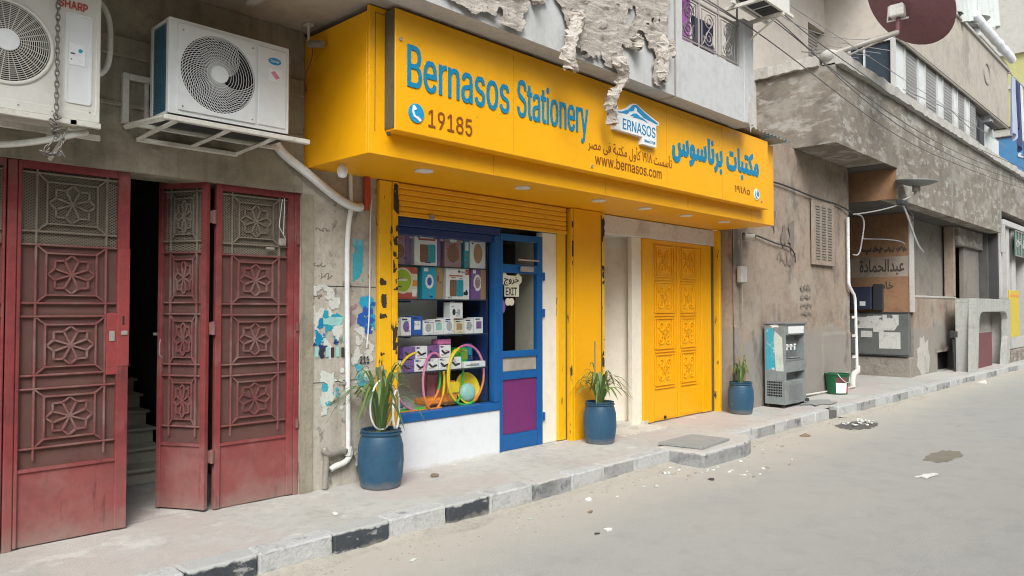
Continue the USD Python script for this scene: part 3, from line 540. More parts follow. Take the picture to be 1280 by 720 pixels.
def drift(xa, xb, base, seed, n):
    m = grid(xa, xb, 0, 1, n, 14, lambda X, Y: 0 * X); v = np.asarray(m.vertices).copy(); x, t = v[:, 0].copy(), v[:, 1].copy(); kb = base(x)
    wd = .16 + .34 * np.clip(meshkit.fbm(np.c_[x * 1.7, 0 * x, 0 * x + seed], 4, seed) - .25, 0, 1); h = .012 + .055 * np.clip(meshkit.fbm(np.c_[x * 2.3, 0 * x + 4, 0 * x], 4, seed + 3) - .3, 0, 1)
    v[:, 1] = kb - wd * (1 - t); v[:, 2] = road_z(v[:, 0], v[:, 1]) - .004 + h * t ** 1.7 * (.8 + .5 * meshkit.fbm(np.c_[x * 14, v[:, 1] * 14, 0 * x], 3, 2)); m.vertices = v; return m


ky = np.vectorize(kerb_y)
struct('sand_drift', cat(drift(-.5, 6.9, lambda x: ky(x) + .02, 3, 300), drift(8.25, 11.2, lambda x: ky(x) + .02, 5, 120), drift(11.55, 26, lambda x: ky(x) + .02, 7, 260)), 'sand', smooth=True, kind='stuff')

# loose gravel and sand along the kerb, and scraps of litter
P = []
for k in range(1500):
    x = 1.0 + 13 * RNG.random() ** 1.3; y = 4.22 - abs(RNG.normal(0, 0.26)); s = 0.003 + 0.011 * RNG.random() ** 5
    if 6.8 < x < 8.4 and y > 3.88: continue
    m = trimesh.creation.icosahedron(); m.apply_scale((s, s * (0.6 + 0.5 * RNG.random()), s * 0.6)); m.apply_translation((x, y, float(road_z(np.array(x), np.array(y))) + s * 0.2)); P.append(m)
struct('gravel', cat(P), 'gravel', kind='stuff')
LIT = [(4.52, 3.35, .045, 'litter_white', 'crumpled white paper ball on the road beside a black scrap'), (4.40, 3.36, .03, 'litter_dark', 'small black scrap on the road beside a white paper ball'), 
       (3.05, 4.70, .035, 'litter_white', 'white scrap on the pavement in front of the red gate'), (5.10, 3.98, .05, 'litter_white', 'folded white paper in the gutter below the worn black kerb'), (4.82, 3.75, .03, 'litter_brown', 'brown leaf scrap in the gutter by folded paper'),
       (4.35, 5.12, .05, 'litter_brown', 'small yellowish leaf on the pavement below the white wall'), (18.9, 3.9, .16, 'litter_white', 'white plastic bag lying by the far kerb'), (6.5, 3.6, .04, 'litter_dark', 'dark scrap on the road below the utility chamber'), (9.55, 3.95, .09, 'litter_brown', 'brown stick scrap by the kerb before the drain')]
for i, (x, y, s, lk, lab) in enumerate(LIT):
    z = 0.155 if y > 4.3 else float(road_z(np.array(x), np.array(y))) + 0.002
    single('litter', scrap(i, s).apply_translation((x, y, z)), lk, lab, 'litter')
single('litter', cat([ground_patch(8.12 + dx, 2.17 + dy, r_, .5, sd_, 1.5, .7, .008) for dx, dy, r_, sd_ in ((0, 0, .07, 1), (.11, -.03, .05, 2), (-.09, .05, .035, 3))]), 'litter_white', 'flat torn white paper on the road near the brown stain', 'litter')
for k in range(44):
    x, y = (6.3 + 0.8 * RNG.random(), 3.75 + 0.42 * RNG.random()) if k < 24 else (3.0 + 6 * RNG.random(), 4.18 - 0.4 * RNG.random())
    if 6.86 < x < 8.3 and y > 3.85: y -= 0.5
    single('litter', scrap(40 + k, 0.016 + 0.022 * RNG.random()).apply_translation((x, y, float(road_z(np.array(x), np.array(y))) + 0.002)), ('litter_white', 'pale_sticker', 'gravel')[k % 3], 'tiny pale scrap of litter on the dusty road below the kerb', 'litter', 'tiny pale scraps along the gutter')

# ------------------------------------------------------------------ first building: street wall, overhang, lobby
b1 = thing('apartment_building', 'plastered apartment building with peeling white overhang above the yellow shop sign', 'building', (4, 5.5, 0))
part(b1, 'lintel_wall', box(-2.5, 3.19, 5.42, 5.72, 2.585, 3.9), 'wall_plaster', label='grimy plaster wall behind the air conditioners')
part(b1, 'lintel_band', cat(box(-2.5, 3.19, 5.392, 5.418, 3.36, 3.50, .01), box(-2.5, 3.19, 5.40, 5.418, 3.02, 3.05, .005)), 'wall_plaster')
part(b1, 'pillar', cat(box(3.19, 3.935, 5.44, 5.75, 0.1, 3.88), ), 'pillar_plaster', label='pale plaster pillar with torn posters')
parts(b1, 'cladding_joint', [box(3.30, 3.93, 5.4375, 5.4392, z, z + .006) for z in (1.03, 1.83)], 'fan_dark')
part(b1, 'door_jamb', box(3.19, 3.30, 5.425, 5.438, 0.1, 2.58), 'wall_plaster')
part(b1, 'wall_above_shop', box(3.94, 10.05, 5.46, 5.75, 2.80, 3.88), 'wall_plaster')
# lobby with stairs behind the gate
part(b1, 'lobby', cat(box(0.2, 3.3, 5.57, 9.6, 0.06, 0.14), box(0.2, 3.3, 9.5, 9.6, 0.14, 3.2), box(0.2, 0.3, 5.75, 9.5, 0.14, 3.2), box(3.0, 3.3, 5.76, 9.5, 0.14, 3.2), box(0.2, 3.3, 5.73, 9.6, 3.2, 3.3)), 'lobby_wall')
part(b1, 'lobby_floor', box(0.31, 3.0, 5.57, 6.7, 0.142, 0.152), 'pavement_dust')
for k in range(11):
    z0, y0 = 0.15 + .13 * k, 6.72 + .28 * k
    part(b1, 'stair_step', cat(box(0.6, 2.66 + .04 * k, y0, y0 + .285, z0 - (.03 if k else 0), z0 + .1), box(0.6, 2.69 + .04 * k, y0 - .03, y0 + .29, z0 + .102, z0 + .13, .008)), 'stair_stone')
# overhang (upper storey slab and parapet)
OY = 4.20
part(b1, 'overhang_soffit', box(-2.5, 8.68, OY + 0.012, 5.9, 3.905, 4.0), 'soffit_plaster')
part(b1, 'overhang_front', cat(box(-2.5, 6.86, OY, OY + 0.2, 3.90, 7.2), box(6.915, 8.46, OY, OY + 0.2, 3.90, 4.545), box(6.915, 7.03, OY + 0.001, OY + 0.19, 4.545, 7.2), box(8.45, 8.70, OY - 0.006, OY + 0.24, 3.899, 5.18, 0.01), box(8.5, 8.699, OY + 0.2, 5.84, 3.90, 4.6), box(7.03, 8.7, OY, 5.9, 6.9, 7.2)), 'white_render')
part(b1, 'joint_pipe', box(6.862, 6.913, OY + 0.01, OY + 0.05, 3.90, 7.2), 'galv', label='brown vertical joint strip')
part(b1, 'balcony_back_wall', box(7.0, 8.9, 5.55, 5.8, 4.0, 7.2), 'beige_render')
part(b1, 'balcony_side_wall', box(6.92, 7.02, 4.41, 5.55, 4.0, 7.2), 'beige_render')
part(b1, 'balcony_door', cat(box(7.35, 8.3, 5.50, 5.548, 4.05, 6.3, .01), *[box(7.42 + .42 * i, 7.76 + .42 * i, 5.48, 5.499, 4.2 + 1.0 * j, 5.1 + 1.0 * j, .015) for i in (0, 1) for j in (0, 1)]), 'wood_door')
part(b1, 'soffit_batten', box(2.55, 2.62, 4.55, 5.15, 3.865, 3.904, .01), 'light_concrete', label='pale batten under the overhang')

# the peeling coat on the overhang: a rippled sheet with a torn edge, a little proud of the white render
tear = Polygon([(2.9, 7.1), (2.9, 4.32), (3.5, 4.06), (4.0, 3.99), (4.42, 3.96), (4.46, 4.25), (4.42, 4.45), (4.62, 4.25), (4.70, 4.30), (4.82, 4.55), (5.05, 4.26), (5.18, 4.02), (5.24, 3.96), (5.36, 3.95), (5.42, 4.02), (5.50, 4.00), (5.58, 4.20), (5.65, 3.96), (5.74, 3.93), (5.84, 3.95), (5.85, 4.20), (5.93, 4.24), (6.04, 4.26), (6.10, 4.44), (6.20, 4.52), (6.28, 4.40), (6.34, 4.32), (6.46, 4.34), (6.48, 3.99), (6.56, 3.96), (6.62, 4.02), (6.62, 4.26), (6.66, 4.40), (6.60, 4.62), (6.70, 4.8), (6.66, 7.1)])
NX, NZ = 430, 270
X, Z = np.meshgrid(np.linspace(2.9, 6.8, NX + 1), np.linspace(3.92, 6.2, NZ + 1), indexing='ij')
P3 = np.stack([X, Z, 0 * X], -1)
inside = shapely.contains_xy(tear.buffer(0.06), X + 0.08 * (meshkit.fbm(P3 * 9, 5, 6) - .5) * 2, Z + 0.09 * (meshkit.fbm(P3 * 8 + 9, 5, 7) - .5) * 2)
from scipy.ndimage import distance_transform_edt
inside &= meshkit.fbm(P3 * 5 + 20, 5, 21) < .74
de = np.clip(distance_transform_edt(inside) / 9, 0, 1)
rip = meshkit.fbm(np.stack([X * 2.2 + Z * 2.0, Z * 9 - X * 1.6, 0 * X], -1), 4, 3)
rip2 = np.abs(meshkit.fbm(np.stack([X * 3.0 + Z * 2.6, Z * 13 - X * 2.6, 0 * X + 4], -1), 3, 12) - .5) * 2
step_ = np.floor((Z * 5.2 + X * 1.1 + 1.3 * rip) * 2.0); lay = np.modf((Z * 5.2 + X * 1.1 + 1.3 * rip) * 2.0)[0]
YY = OY - 0.010 - 0.012 * de - 0.030 * (1 - de) ** 1.5 * (0.25 + 1.5 * np.abs(meshkit.fbm(P3 * 6, 3, 30) - .45) * 2) - 0.022 * lay * (0.4 + rip2) - 0.010 * rip2
VV = np.c_[X.ravel(), YY.ravel(), Z.ravel()]
i = (np.arange(NX)[:, None] * (NZ + 1) + np.arange(NZ)[None]); ok = inside[:-1, :-1] & inside[1:, :-1] & inside[1:, 1:] & inside[:-1, 1:]
i = i[ok]
F = np.vstack([np.c_[i, i + NZ + 1, i + NZ + 2], np.c_[i, i + NZ + 2, i + 1]]); m = trim(VV, F); m.remove_unreferenced_vertices()
part(b1, 'peeling_coat', m, 'peeling_coat', smooth=50, label='rippled beige coat peeling off the overhang')


def flap(pts, w, seed, n=9, curl=0.05):
    """A torn strip of plaster hanging down along a line of points: crumpled, curled, thick enough to see."""
    p = smoothline(pts, 5); g = np.random.default_rng(seed); N = len(p); V = []
    for side in (0, 1):
        for i in range(N):
            t = i / (N - 1); ww = w * (1.0 - 0.35 * t) * (0.45 + 0.95 * g.random())
            for k in range(n):
                u = k / (n - 1) - 0.5
                V.append(p[i] + [u * ww, -curl * math.cos(u * 5) - 0.045 * g.random() + side * 0.006, 0.03 * (g.random() - .5)])
    F = []
    for s in (0, 1):
        for i in range(N - 1):
            for k in range(n - 1):
                a = s * N * n + i * n + k; q = [[a, a + 1, a + n + 1], [a, a + n + 1, a + n]]; F += q if s else [r[::-1] for r in q]
    return trim(V, F)


for pts, w, sd, nm in [([(5.20, 4.17, 4.30), (5.12, 4.13, 4.12), (5.02, 4.11, 3.95), (5.00, 4.12, 3.82), (5.05, 4.11, 3.72)], 0.18, 1, 'torn beige strip of coat hanging over the sign top'),
                       ([(5.86, 4.17, 4.05), (5.80, 4.13, 3.93), (5.86, 4.16, 3.83), (5.76, 4.20, 3.68), (5.79, 4.25, 3.54), (5.84, 4.27, 3.42)], 0.15, 2, 'long torn strip of coat hanging in front of the logo'),
                       ([(6.56, 4.17, 4.45), (6.55, 4.15, 4.3), (6.54, 4.14, 4.1), (6.55, 4.15, 3.97)], 0.14, 3, 'crumpled strip of coat beside the joint'),
                       ([(6.68, 4.17, 4.42), (6.70, 4.16, 4.34), (6.69, 4.16, 4.25)], 0.07, 4, None), ([(4.62, 4.17, 4.36), (4.60, 4.15, 4.28), (4.63, 4.15, 4.2)], 0.08, 5, None), ([(6.08, 4.17, 4.32), (6.10, 4.15, 4.24), (6.06, 4.15, 4.18)], 0.16, 6, None)]:
    part(b1, 'hanging_flap', flap(pts, w, sd), 'flap_paint', 20, label=nm)
part(b1, 'render_patch', extr(blob(0, 0, 0.13, 18, 0.35, 8, 0.5, 1.4), 0.006).apply_transform(np.array([[1, 0, 0, 8.58], [0, 0, -1, OY - 0.006], [0, 1, 0, 4.02], [0, 0, 0, 1]])), 'light_concrete')

# balcony railing
rl = thing('balcony_railing', 'wrought iron scroll railing on the balcony above the sign', 'railing', (7.75, 4.3, 4.55))
part(rl, 'frame', cat(tube([(7.05, 4.27, 4.62), (8.45, 4.27, 4.62)], .011), tube([(7.05, 4.27, 5.10), (8.45, 4.27, 5.10)], .014), tube([(7.05, 4.27, 5.17), (8.45, 4.27, 5.17)], .010), *[tube([(x, 4.27, 4.545), (x, 4.27, 5.6)], .012) for x in (7.06, 7.50, 7.95, 8.42)]), 'iron_pale')
for k in range(3):
    x0 = 7.12 + 0.45 * k
    bars = [tube([(x0, 4.27, 4.64), (x0 + .32, 4.27, 4.64), (x0 + .32, 4.27, 5.06), (x0, 4.27, 5.06)], .007, closed=True)]
    for s in (-1, 1):
        a = np.linspace(0, 3.6 * PI, 26); r = 0.115 * (1 - a / (4.4 * PI))
        bars.append(tube(np.c_[x0 + .16 + s * r * np.cos(a), 0 * a + 4.27, 4.85 + s * .09 + s * r * np.sin(a) * 0.9], .008, 5))
    bars += [tube(smoothline([(x0 + .03, 4.27, 4.66), (x0 + .12, 4.27, 4.8), (x0 + .2, 4.27, 4.9), (x0 + .29, 4.27, 5.04)]), .007, 5), tube(smoothline([(x0 + .29, 4.27, 4.66), (x0 + .24, 4.27, 4.74), (x0 + .28, 4.27, 4.82)]), .007, 5)]
    part(rl, 'scroll_panel', cat(bars), 'iron_pale' if k else 'iron_dark')


def cloth(x0, x1, y, z0, z1, seed, amp=0.02, wave=14, taper=0.0):
    nx, nz = 26, 20; U, V = np.meshgrid(np.linspace(0, 1, nx + 1), np.linspace(0, 1, nz + 1), indexing='ij'); g = np.random.default_rng(seed)
    Xc = x0 + (x1 - x0) * (0.5 + (U - .5) * (1 - taper * V)); Zc = z1 - (z1 - z0) * V * (1 - .06 * np.sin(U * 7 + seed))
    Yc = y + amp * np.sin(U * wave + seed) * (0.3 + V) + 0.02 * (meshkit.fbm(np.stack([U * 3, V * 3, 0 * U + seed], -1), 3) - .5)
    f = grid(0, 1, 0, 1, nx, nz, lambda a, b: 0 * a).faces; v = np.c_[Xc.ravel(), Yc.ravel(), Zc.ravel()]; v2 = v + [0, .006, 0]
    return trim(np.vstack([v, v2]), np.vstack([f, f[:, ::-1] + len(v)]))


single('hanging_cloth', cloth(7.08, 7.42, 4.32, 4.50, 5.3, 1), 'magenta_cloth', 'magenta cloth hung behind the balcony railing', 'cloth', smooth=40)
single('hanging_cloth', cloth(7.46, 7.95, 4.34, 4.46, 4.98, 4), 'navy_cloth', 'dark navy cloth hung behind the balcony railing', 'cloth', smooth=40)
# ------------------------------------------------------------------ red iron gate
GY = 5.50


def star_bars(cx, cz, R, w=0.0115, d=0.016, sy=1.0, sx=1.0):
    out = []; ri = R * 0.765
    P_ = [(cx + sx * (R if k % 2 == 0 else ri) * math.cos(PI / 8 * k + PI / 2), cz + sy * (R if k % 2 == 0 else ri) * math.sin(PI / 8 * k + PI / 2)) for k in range(16)]
    segs = [(P_[k], P_[(k + 1) % 16]) for k in range(16)] + [((cx, cz), P_[k]) for k in range(1, 16, 2)]
    for a, b in segs:
        out.append(extr(LineString([a, b]).buffer(w / 2, cap_style=2), d))
    out.append(extr(Point(cx, cz).buffer(w, 6), d * 1.2)); return cat(out)


def bar2(u0, v0, u1, v1, w, d):
    return extr(LineString([(u0, v0), (u1, v1)]).buffer(w / 2, cap_style=2), d)


def gate_leaf(gate, name, width, put, label=None, stl=0.05, str_=0.06, side=0.10, lock=False, H=2.43, bright=None, rows=4):
    """One gate leaf: stiles, rails, mesh, four framed star panels, kick plate."""
    leaf = part(gate, name, put(cat(box(0, stl, 0, H, 0, 0.045, .004), box(width - str_, width, 0, H, 0, 0.045, .004), box(stl, width - str_, H - .05, H, 0, 0.04))), 'red_iron', label=label)
    part(leaf, 'kick_plate', put(cat(box(stl, width - str_, 0.0, 0.475, 0.012, 0.028), box(stl, width - str_, .462, .482, .012, .04))), 'red_iron')
    if bright: part(leaf, 'stile_cap', put(box(width - str_ + .004, width + .002, 1.1, 1.9, .03, .049, .002)), 'red_bright')
    uL, uR = stl + side, width - str_ - side * .8
    zt = [2.36 - 0.46 * k for k in range(rows)]; cell = 0.375
    part(leaf, 'mesh_panel', put(box(stl, width - str_, zt[0] - cell - .085, H - .05, .006, .010)), 'mesh_grey')
    part(leaf, 'mesh_panel', put(box(stl, width - str_, .475, zt[0] - cell - .085, .006, .010)), 'mesh_red')
    part(leaf, 'backing_plate', put(box(stl, width - str_, .475, zt[0] - cell - .085, -.004, .002)), 'red_dusty')
    for r, z1 in enumerate(zt):
        z0 = z1 - cell; lk = 'grey_dusty_iron' if r == 0 else 'red_dusty'; w = .013
        for z in (z1, z0):
            part(leaf, 'cross_bar', put(box(stl, width - str_, z - w / 2, z + w / 2, .010, .034, .004)), lk)
        for u in (uL, uR):
            part(leaf, 'upright_bar', put(box(u - w / 2, u + w / 2, z0 - .085 + w / 2, z1 - w / 2 + (0.06 if r == 0 else 0), .010, .033, .004)), lk)
        mu, mv = (uL + uR) / 2, (z0 + z1) / 2; hu, hv = (uR - uL) / 2 * .72, cell / 2 * .72
        fr = [bar2(mu - hu, mv + s * hv, mu + hu, mv + s * hv, .009, .024) for s in (-1, 1)] + [bar2(mu + s * hu, mv - hv, mu + s * hu, mv + hv, .009, .0235) for s in (-1, 1)]
        fr += [bar2(mu + a * hu, mv + b * hv, mu + a * (uR - uL) / 2, mv + b * cell / 2, .009, .023) for a in (-1, 1) for b in (-1, 1)]
        part(leaf, 'panel_frame', put(cat(fr).apply_translation((0, 0, .008))), lk)
        part(leaf, 'star_rosette', put(star_bars(mu, mv, hv * .93, sx=hu / hv).apply_translation((0, 0, .010))), lk)
    return leaf, zt, uL, uR


gate = thing('entrance_gate', 'red iron double gate with star rosettes standing half open under the air conditioners', 'gate', (1.9, GY, 0.15))
def put_at(x0, z0=0.155, y=GY):
    return lambda m: xz(m, x0, z0, y)
gate_leaf(gate, 'gate_leaf', 0.86, put_at(0.300), side=.17, str_=.014)
lf, zt, uL, uR = gate_leaf(gate, 'gate_leaf', 0.66, put_at(1.225), label='closed left leaf with a lock plate', stl=.020, str_=.075, side=.085, bright=True)
part(lf, 'lock_plate', put_at(1.225)(box(uR + .005, .66 - .072, zt[2] - .375 - .02, zt[2] + .02, .030, .040, .003)), 'red_bright')
part(lf, 'lock', put_at(1.225)(cat(box(uR + .02, uR + .055, zt[2] - .17, zt[2] - .10, .04, .048, .004), box(.61, .65, zt[2] - .13, zt[2] - .10, .045, .06, .004))), 'galv')
part(lf, 'keyhole', put_at(1.225)(box(.618, .630, zt[2] - .06, zt[2], .0485, .0505)), 'black_hole')
lr, zt2, uL2, uR2 = gate_leaf(gate, 'gate_leaf', 0.645, put_at(2.495), label='right leaf next to the pale pillar', stl=.045, str_=.055, side=.085)
part(lr, 'lock', put_at(2.495)(cat(box(.50, .56, 1.99, 2.05, .035, .075, .01), box(.40, .47, 1.955, 1.975, .035, .05, .004))), 'galv')
part(lr, 'loose_wire', cat(tube([(3.03, 5.455, 2.52), (3.0, 5.45, 2.3), (3.06, 5.45, 2.2)], .003, 5), tube([(3.05, 5.455, 2.53), (3.04, 5.45, 2.24)], .003, 5)), 'plastic_white')
# the inner leaf stands open into the lobby
hx, hy = 2.455, 5.475; tx, ty = 2.245, 5.83; L = math.hypot(tx - hx, ty - hy); ex, ey = (hx - tx) / L, (hy - ty) / L; nx_, ny_ = ey, -ex
if ny_ > 0: nx_, ny_ = -nx_, -ny_
def put_in(m):
    v = np.asarray(m.vertices); m = m.copy(); m.vertices = np.c_[tx + ex * v[:, 0] + nx_ * v[:, 2], ty + ey * v[:, 0] + ny_ * v[:, 2], 0.165 + v[:, 1]]
    return m
li, zt3, _, _ = gate_leaf(gate, 'gate_leaf', L, put_in, label='narrow inner leaf swung open into the lobby', stl=.035, str_=.045, side=.06)
for z in (2.33, 1.50, .55):
    part(li, 'hinge', cat(cyl((2.475, 5.452, z - .05), (2.475, 5.452, z + .05), .014), box(2.45, 2.50, 5.458, 5.468, z - .045, z + .045)), 'red_dusty')
part(li, 'latch', cat(put_in(box(-.04, .02, 1.28, 1.30, .02, .035)), tube([(tx - .01, ty - .04, 1.46), (tx - .03, ty - .05, 1.38), (tx - .03, ty - .05, 1.30), (tx - .01, ty - .05, 1.28)], .005, 6)), 'galv')
parts(gate, 'gate_post', [box(1.168, 1.222, 5.455, 5.56, .14, 2.584, .006), box(3.142, 3.188, 5.45, 5.56, .14, 2.584, .006)], 'red_iron')
for z in (.72, 1.5, 2.2):
    part(gate, 'hinge', cyl((3.165, 5.44, z - .035), (3.165, 5.44, z + .035), .012), 'red_dusty')

# ------------------------------------------------------------------ air conditioners
def ac_fan(cx, cz, y, R):
    blades = []
    for k in range(3):
        a = np.linspace(0, 1, 8); th = 2.1 * k + a * 1.2
        pts = [(cx + R * .18 * math.cos(2.1 * k), cz + R * .18 * math.sin(2.1 * k))] + [(cx + R * .9 * math.cos(t), cz + R * .9 * math.sin(t)) for t in th]
        blades.append(xz(extr(Polygon(pts), .01), 0, 0, y + .05))
    return cat(blades)


ac = thing('air_conditioner', 'white outdoor unit with swirling fan guard on a shelf left of the yellow sign', 'air conditioner', (2.38, 5.17, 2.93))
bx0, bx1, by0, by1, bz0, bz1 = 1.955, 2.815, 5.0, 5.32, 2.935, 3.57
fcx, fcz, fR = 2.287, 3.252, 0.262
shell = box(bx0, bx1, by0 + .012, by1, bz0, bz1, .012)
frame = extr(Polygon([(bx0, bz0), (bx1, bz0), (bx1, bz1), (bx0, bz1)]).difference(Point(fcx, fcz).buffer(fR, 24)), .016)
part(ac, 'casing', cat(xz(frame, 0, 0, by0 + .013), box(bx0, bx1, by0 + .012, by1, bz1 - .014, bz1 + .006, .004), box(bx0, bx1, by0 + .014, by1, bz0, bz0 + .02), box(bx1 - .012, bx1, by0 + .014, by1, bz0 + .02, bz1 - .014), box(bx0 - .004, bx0 + .018, by0 - .004, by0 + .045, bz0, bz1, .006), box(bx0, bx0 + .018, by1 - .04, by1 + .004, bz0, bz1, .006), box(bx1 - .012, bx1 + .005, by0 - .006, by0 + .03, bz0, bz1, .004)), 'ac_white')
part(ac, 'coil', cat(box(bx0 + .012, bx0 + .03, by0 + .05, by1 - .03, bz0 + .02, bz1 - .02), *[box(bx0 + .006, bx0 + .0118, by0 + .046, by1 - .04, bz0 + .03 + .012 * k, bz0 + .034 + .012 * k) for k in range(48)]), 'coil_blue', label='blue finned coil on the left side')
part(ac, 'back_plate', box(bx0 + .03, bx1 - .012, by0 + .16, by0 + .17, bz0 + .02, bz1 - .014), 'fan_dark')
part(ac, 'fan', ac_fan(fcx, fcz, by0 + .07, fR), 'fan_dark')
G = [xz(extr(Polygon([(2.02, 2.975), (2.545, 2.975), (2.545, 3.53), (2.02, 3.53)]).buffer(.01).difference(Point(fcx, fcz).buffer(fR, 24)), .012), 0, 0, by0 - .002)]
for k in range(54):
    a = np.linspace(0, 1, 9); th = 2 * PI * k / 64 + 1.15 * a; r = .055 + (fR - .05) * a
    G.append(tube(np.c_[fcx + r * np.cos(th), by0 - .012 - .012 * (1 - a), fcz + r * np.sin(th)], .0021, 4, caps=False))
for r in np.linspace(.085, fR - .008, 10):
    a = np.linspace(0, 2 * PI, 36, endpoint=False); G.append(tube(np.c_[fcx + r * np.cos(a), 0 * a + by0 - .014, fcz + r * np.sin(a)], .0017, 4, closed=True))
part(ac, 'fan_guard', cat(G), 'ac_white')
part(ac, 'guard_hub', xz(extr(Point(fcx, fcz).buffer(.058, 16), .016), 0, 0, by0 - .016), 'ac_white')
part(ac, 'service_panel', box(2.575, 2.795, by0 - .012, by0 - .001, 2.965, 3.535, .006), 'ac_white')
part(ac, 'badge', xz(extr(affinity.scale(Point(0, 0).buffer(.05, 16), 1, .5), .004), 2.70, 3.445, by0 - .012), 'logo_blue', label='blue oval badge')
part(ac, 'badge_lettering', xz(words('Carrier', .066, .018, .003), 2.667, 3.436, by0 - .016), 'sign_white')
part(ac, 'sticker', xz(sbox(.0, .0, .10, .09) and extr(sbox(0, 0, .10, .09), .002), 2.655, 3.30, by0 - .012), 'sign_white')
part(ac, 'sticker_stripe', cat(xz(extr(Polygon([(.015, .06), (.045, .075), (.085, .03), (.055, .015)]), .002), 2.655, 3.30, by0 - .0142)), 'p_pink')
parts(ac, 'screw', [cyl((x, by0 - .018, z), (x, by0 - .010, z), .006, 8) for x, z in [(2.04, 3.50), (2.53, 3.50), (2.04, 2.99), (2.53, 2.99)]], 'galv')

sh = thing('wall_shelf_bracket', 'white angle iron shelf under the right outdoor unit', 'bracket', (2.4, 5.4, 2.9))
SB = 2.905
parts(sh, 'shelf_rail', [box(1.90, 2.96, 4.925, 4.965, SB - .034, SB, .004), tube([(1.92, 4.95, SB - .017), (1.83, 5.41, SB - .017)], .022, 4), box(1.842, 2.92, 5.30, 5.33, SB - .028, SB - .002, .004)], 'bracket_paint')
part(sh, 'wall_rail', box(1.90, 2.62, 5.375, 5.418, 2.795, 2.825, .004), 'bracket_paint')
for x in (2.0, 2.36, 2.70):
    part(sh, 'cross_arm', tube([(x, 4.967, SB - .022), (x - .09, 5.40, 2.815)], .017, 4), 'bracket_paint')
part(sh, 'tray', box(1.97, 2.85, 5.0, 5.29, SB + .004, SB + .02), 'fan_dark')
for x in (2.0, 2.72):
    part(sh, 'rubber_foot', box(x, x + .06, 5.02, 5.3, SB + .02, bz0 - .001), 'fan_dark')
part(sh, 'wall_frame', cat(box(1.80, 1.842, 5.375, 5.418, SB, 3.25, .004), box(1.842, 2.35, 5.38, 5.418, 3.21, 3.25, .004), box(1.95, 1.975, 5.39, 5.418, SB, 3.209, .003)), 'bracket_paint')

ao = thing('air_conditioner', 'older cream outdoor unit with a round ringed fan guard above the left gate leaf', 'air conditioner', (1.04, 5.1, 2.77))
ax0, ax1, ay0, az0, az1 = .52, 1.52, 4.95, 2.775, 3.68; cx, cz, R = 1.035, 3.155, .222
fr = extr(Polygon([(ax0, az0), (ax1, az0), (ax1, az1), (ax0, az1)]).difference(Point(cx, cz).buffer(R, 28)), .016)
part(ao, 'casing', cat(xz(fr, 0, 0, ay0 + .016), box(ax0, ax1, ay0 + .017, 5.33, az0, az0 + .02), box(ax1 - .014, ax1, ay0 + .017, 5.33, az0 + .02, az1), box(ax0, ax0 + .014, ay0 + .017, 5.33, az0 + .02, az1), box(ax1 - .02, ax1 + .006, ay0 - .006, ay0 + .02, az0, az1, .005), box(ax0, ax1, ay0 - .005, ay0 + .01, az0 - .002, az0 + .055, .003)), 'ac_old')
part(ao, 'back_plate', box(ax0 + .014, ax1 - .014, ay0 + .14, ay0 + .15, az0 + .02, az1), 'fan_dark')
part(ao, 'fan', ac_fan(cx, cz, ay0 + .06, R), 'fan_dark')
G = []
for r in np.linspace(.06, R + .004, 16):
    a = np.linspace(0, 2 * PI, 44, endpoint=False); G.append(tube(np.c_[cx + r * np.cos(a), 0 * a + ay0 - .004 - .03 * (1 - (r / R) ** 2), cz + r * np.sin(a)], .0021, 4, closed=True))
for k in range(30):
    th = 2 * PI * k / 30; r = np.linspace(.05, R + .004, 6); G.append(tube(np.c_[cx + r * np.cos(th), ay0 - .001 - .03 * (1 - (r / R) ** 2), cz + r * np.sin(th)], .0023, 4, caps=False))
part(ao, 'fan_guard', cat(G), 'ac_old')
a = np.linspace(0, 2 * PI, 48, endpoint=False); part(ao, 'guard_rim', tube(np.c_[cx + (R + .012) * np.cos(a), 0 * a + ay0, cz + (R + .012) * np.sin(a)], .012, 8, closed=True), 'ac_old', True)
part(ao, 'guard_hub', xz(extr(Point(cx, cz).buffer(.06, 18), .012), 0, 0, ay0 - .030), 'ac_white')
rec = sbox(1.335, 2.87, 1.478, 3.41).buffer(-.02).buffer(.02)
part(ao, 'service_panel', cat(xz(extr(rec.difference(rec.buffer(-.012)), .010), 0, 0, ay0 + .004), xz(extr(rec.buffer(-.011), .003), 0, 0, ay0 + .002)), 'ac_white')
part(ao, 'lettering', xz(words('SHARP', .155, .045, .004, True), 1.297, 3.435, ay0 - .001), 'red_pipe', label='red lettering')
part(ao, 'sticker', xz(extr(sbox(0, 0, .085, .13), .002), 1.355, 3.10, ay0 - .002), 'sign_white')
part(ao, 'sticker_print', cat(xz(extr(sbox(0, 0, .022, .007), .002), 1.362, 3.165, ay0 - .004), xz(extr(sbox(0, 0, .006, .006), .002), 1.364, 3.13, ay0 - .004)), 'p_black')
part(ao, 'sticker_logo', xz(extr(blob(0, 0, .012, 10, .2, 1), .002), 1.415, 3.19, ay0 - .004), 'p_teal')
parts(ao, 'screw', [cyl((x, ay0 - .008, z), (x, ay0, z), .005, 8) for x, z in [(1.275, 3.13), (1.27, 2.80), (1.47, 2.83), (1.10, 2.805)]], 'galv')
part(ao, 'pipe_cover', tube(smoothline([(1.53, 5.2, 3.66), (1.64, 5.2, 3.55), (1.66, 5.2, 3.35), (1.64, 5.2, 3.2), (1.53, 5.2, 3.12)]), .018), 'pvc_old', True)
so = thing('wall_shelf_bracket', 'rusty angle iron arms carrying the older outdoor unit', 'bracket', (1.2, 5.3, 2.74))
for x in (.62, 1.36):
    parts(so, 'bracket_arm', [box(x, x + .04, 4.93, 5.42, 2.735, 2.772, .004), tube([(x + .02, 4.97, 2.73), (x + .02, 5.40, 2.60)], .015, 6)], 'bracket_paint')
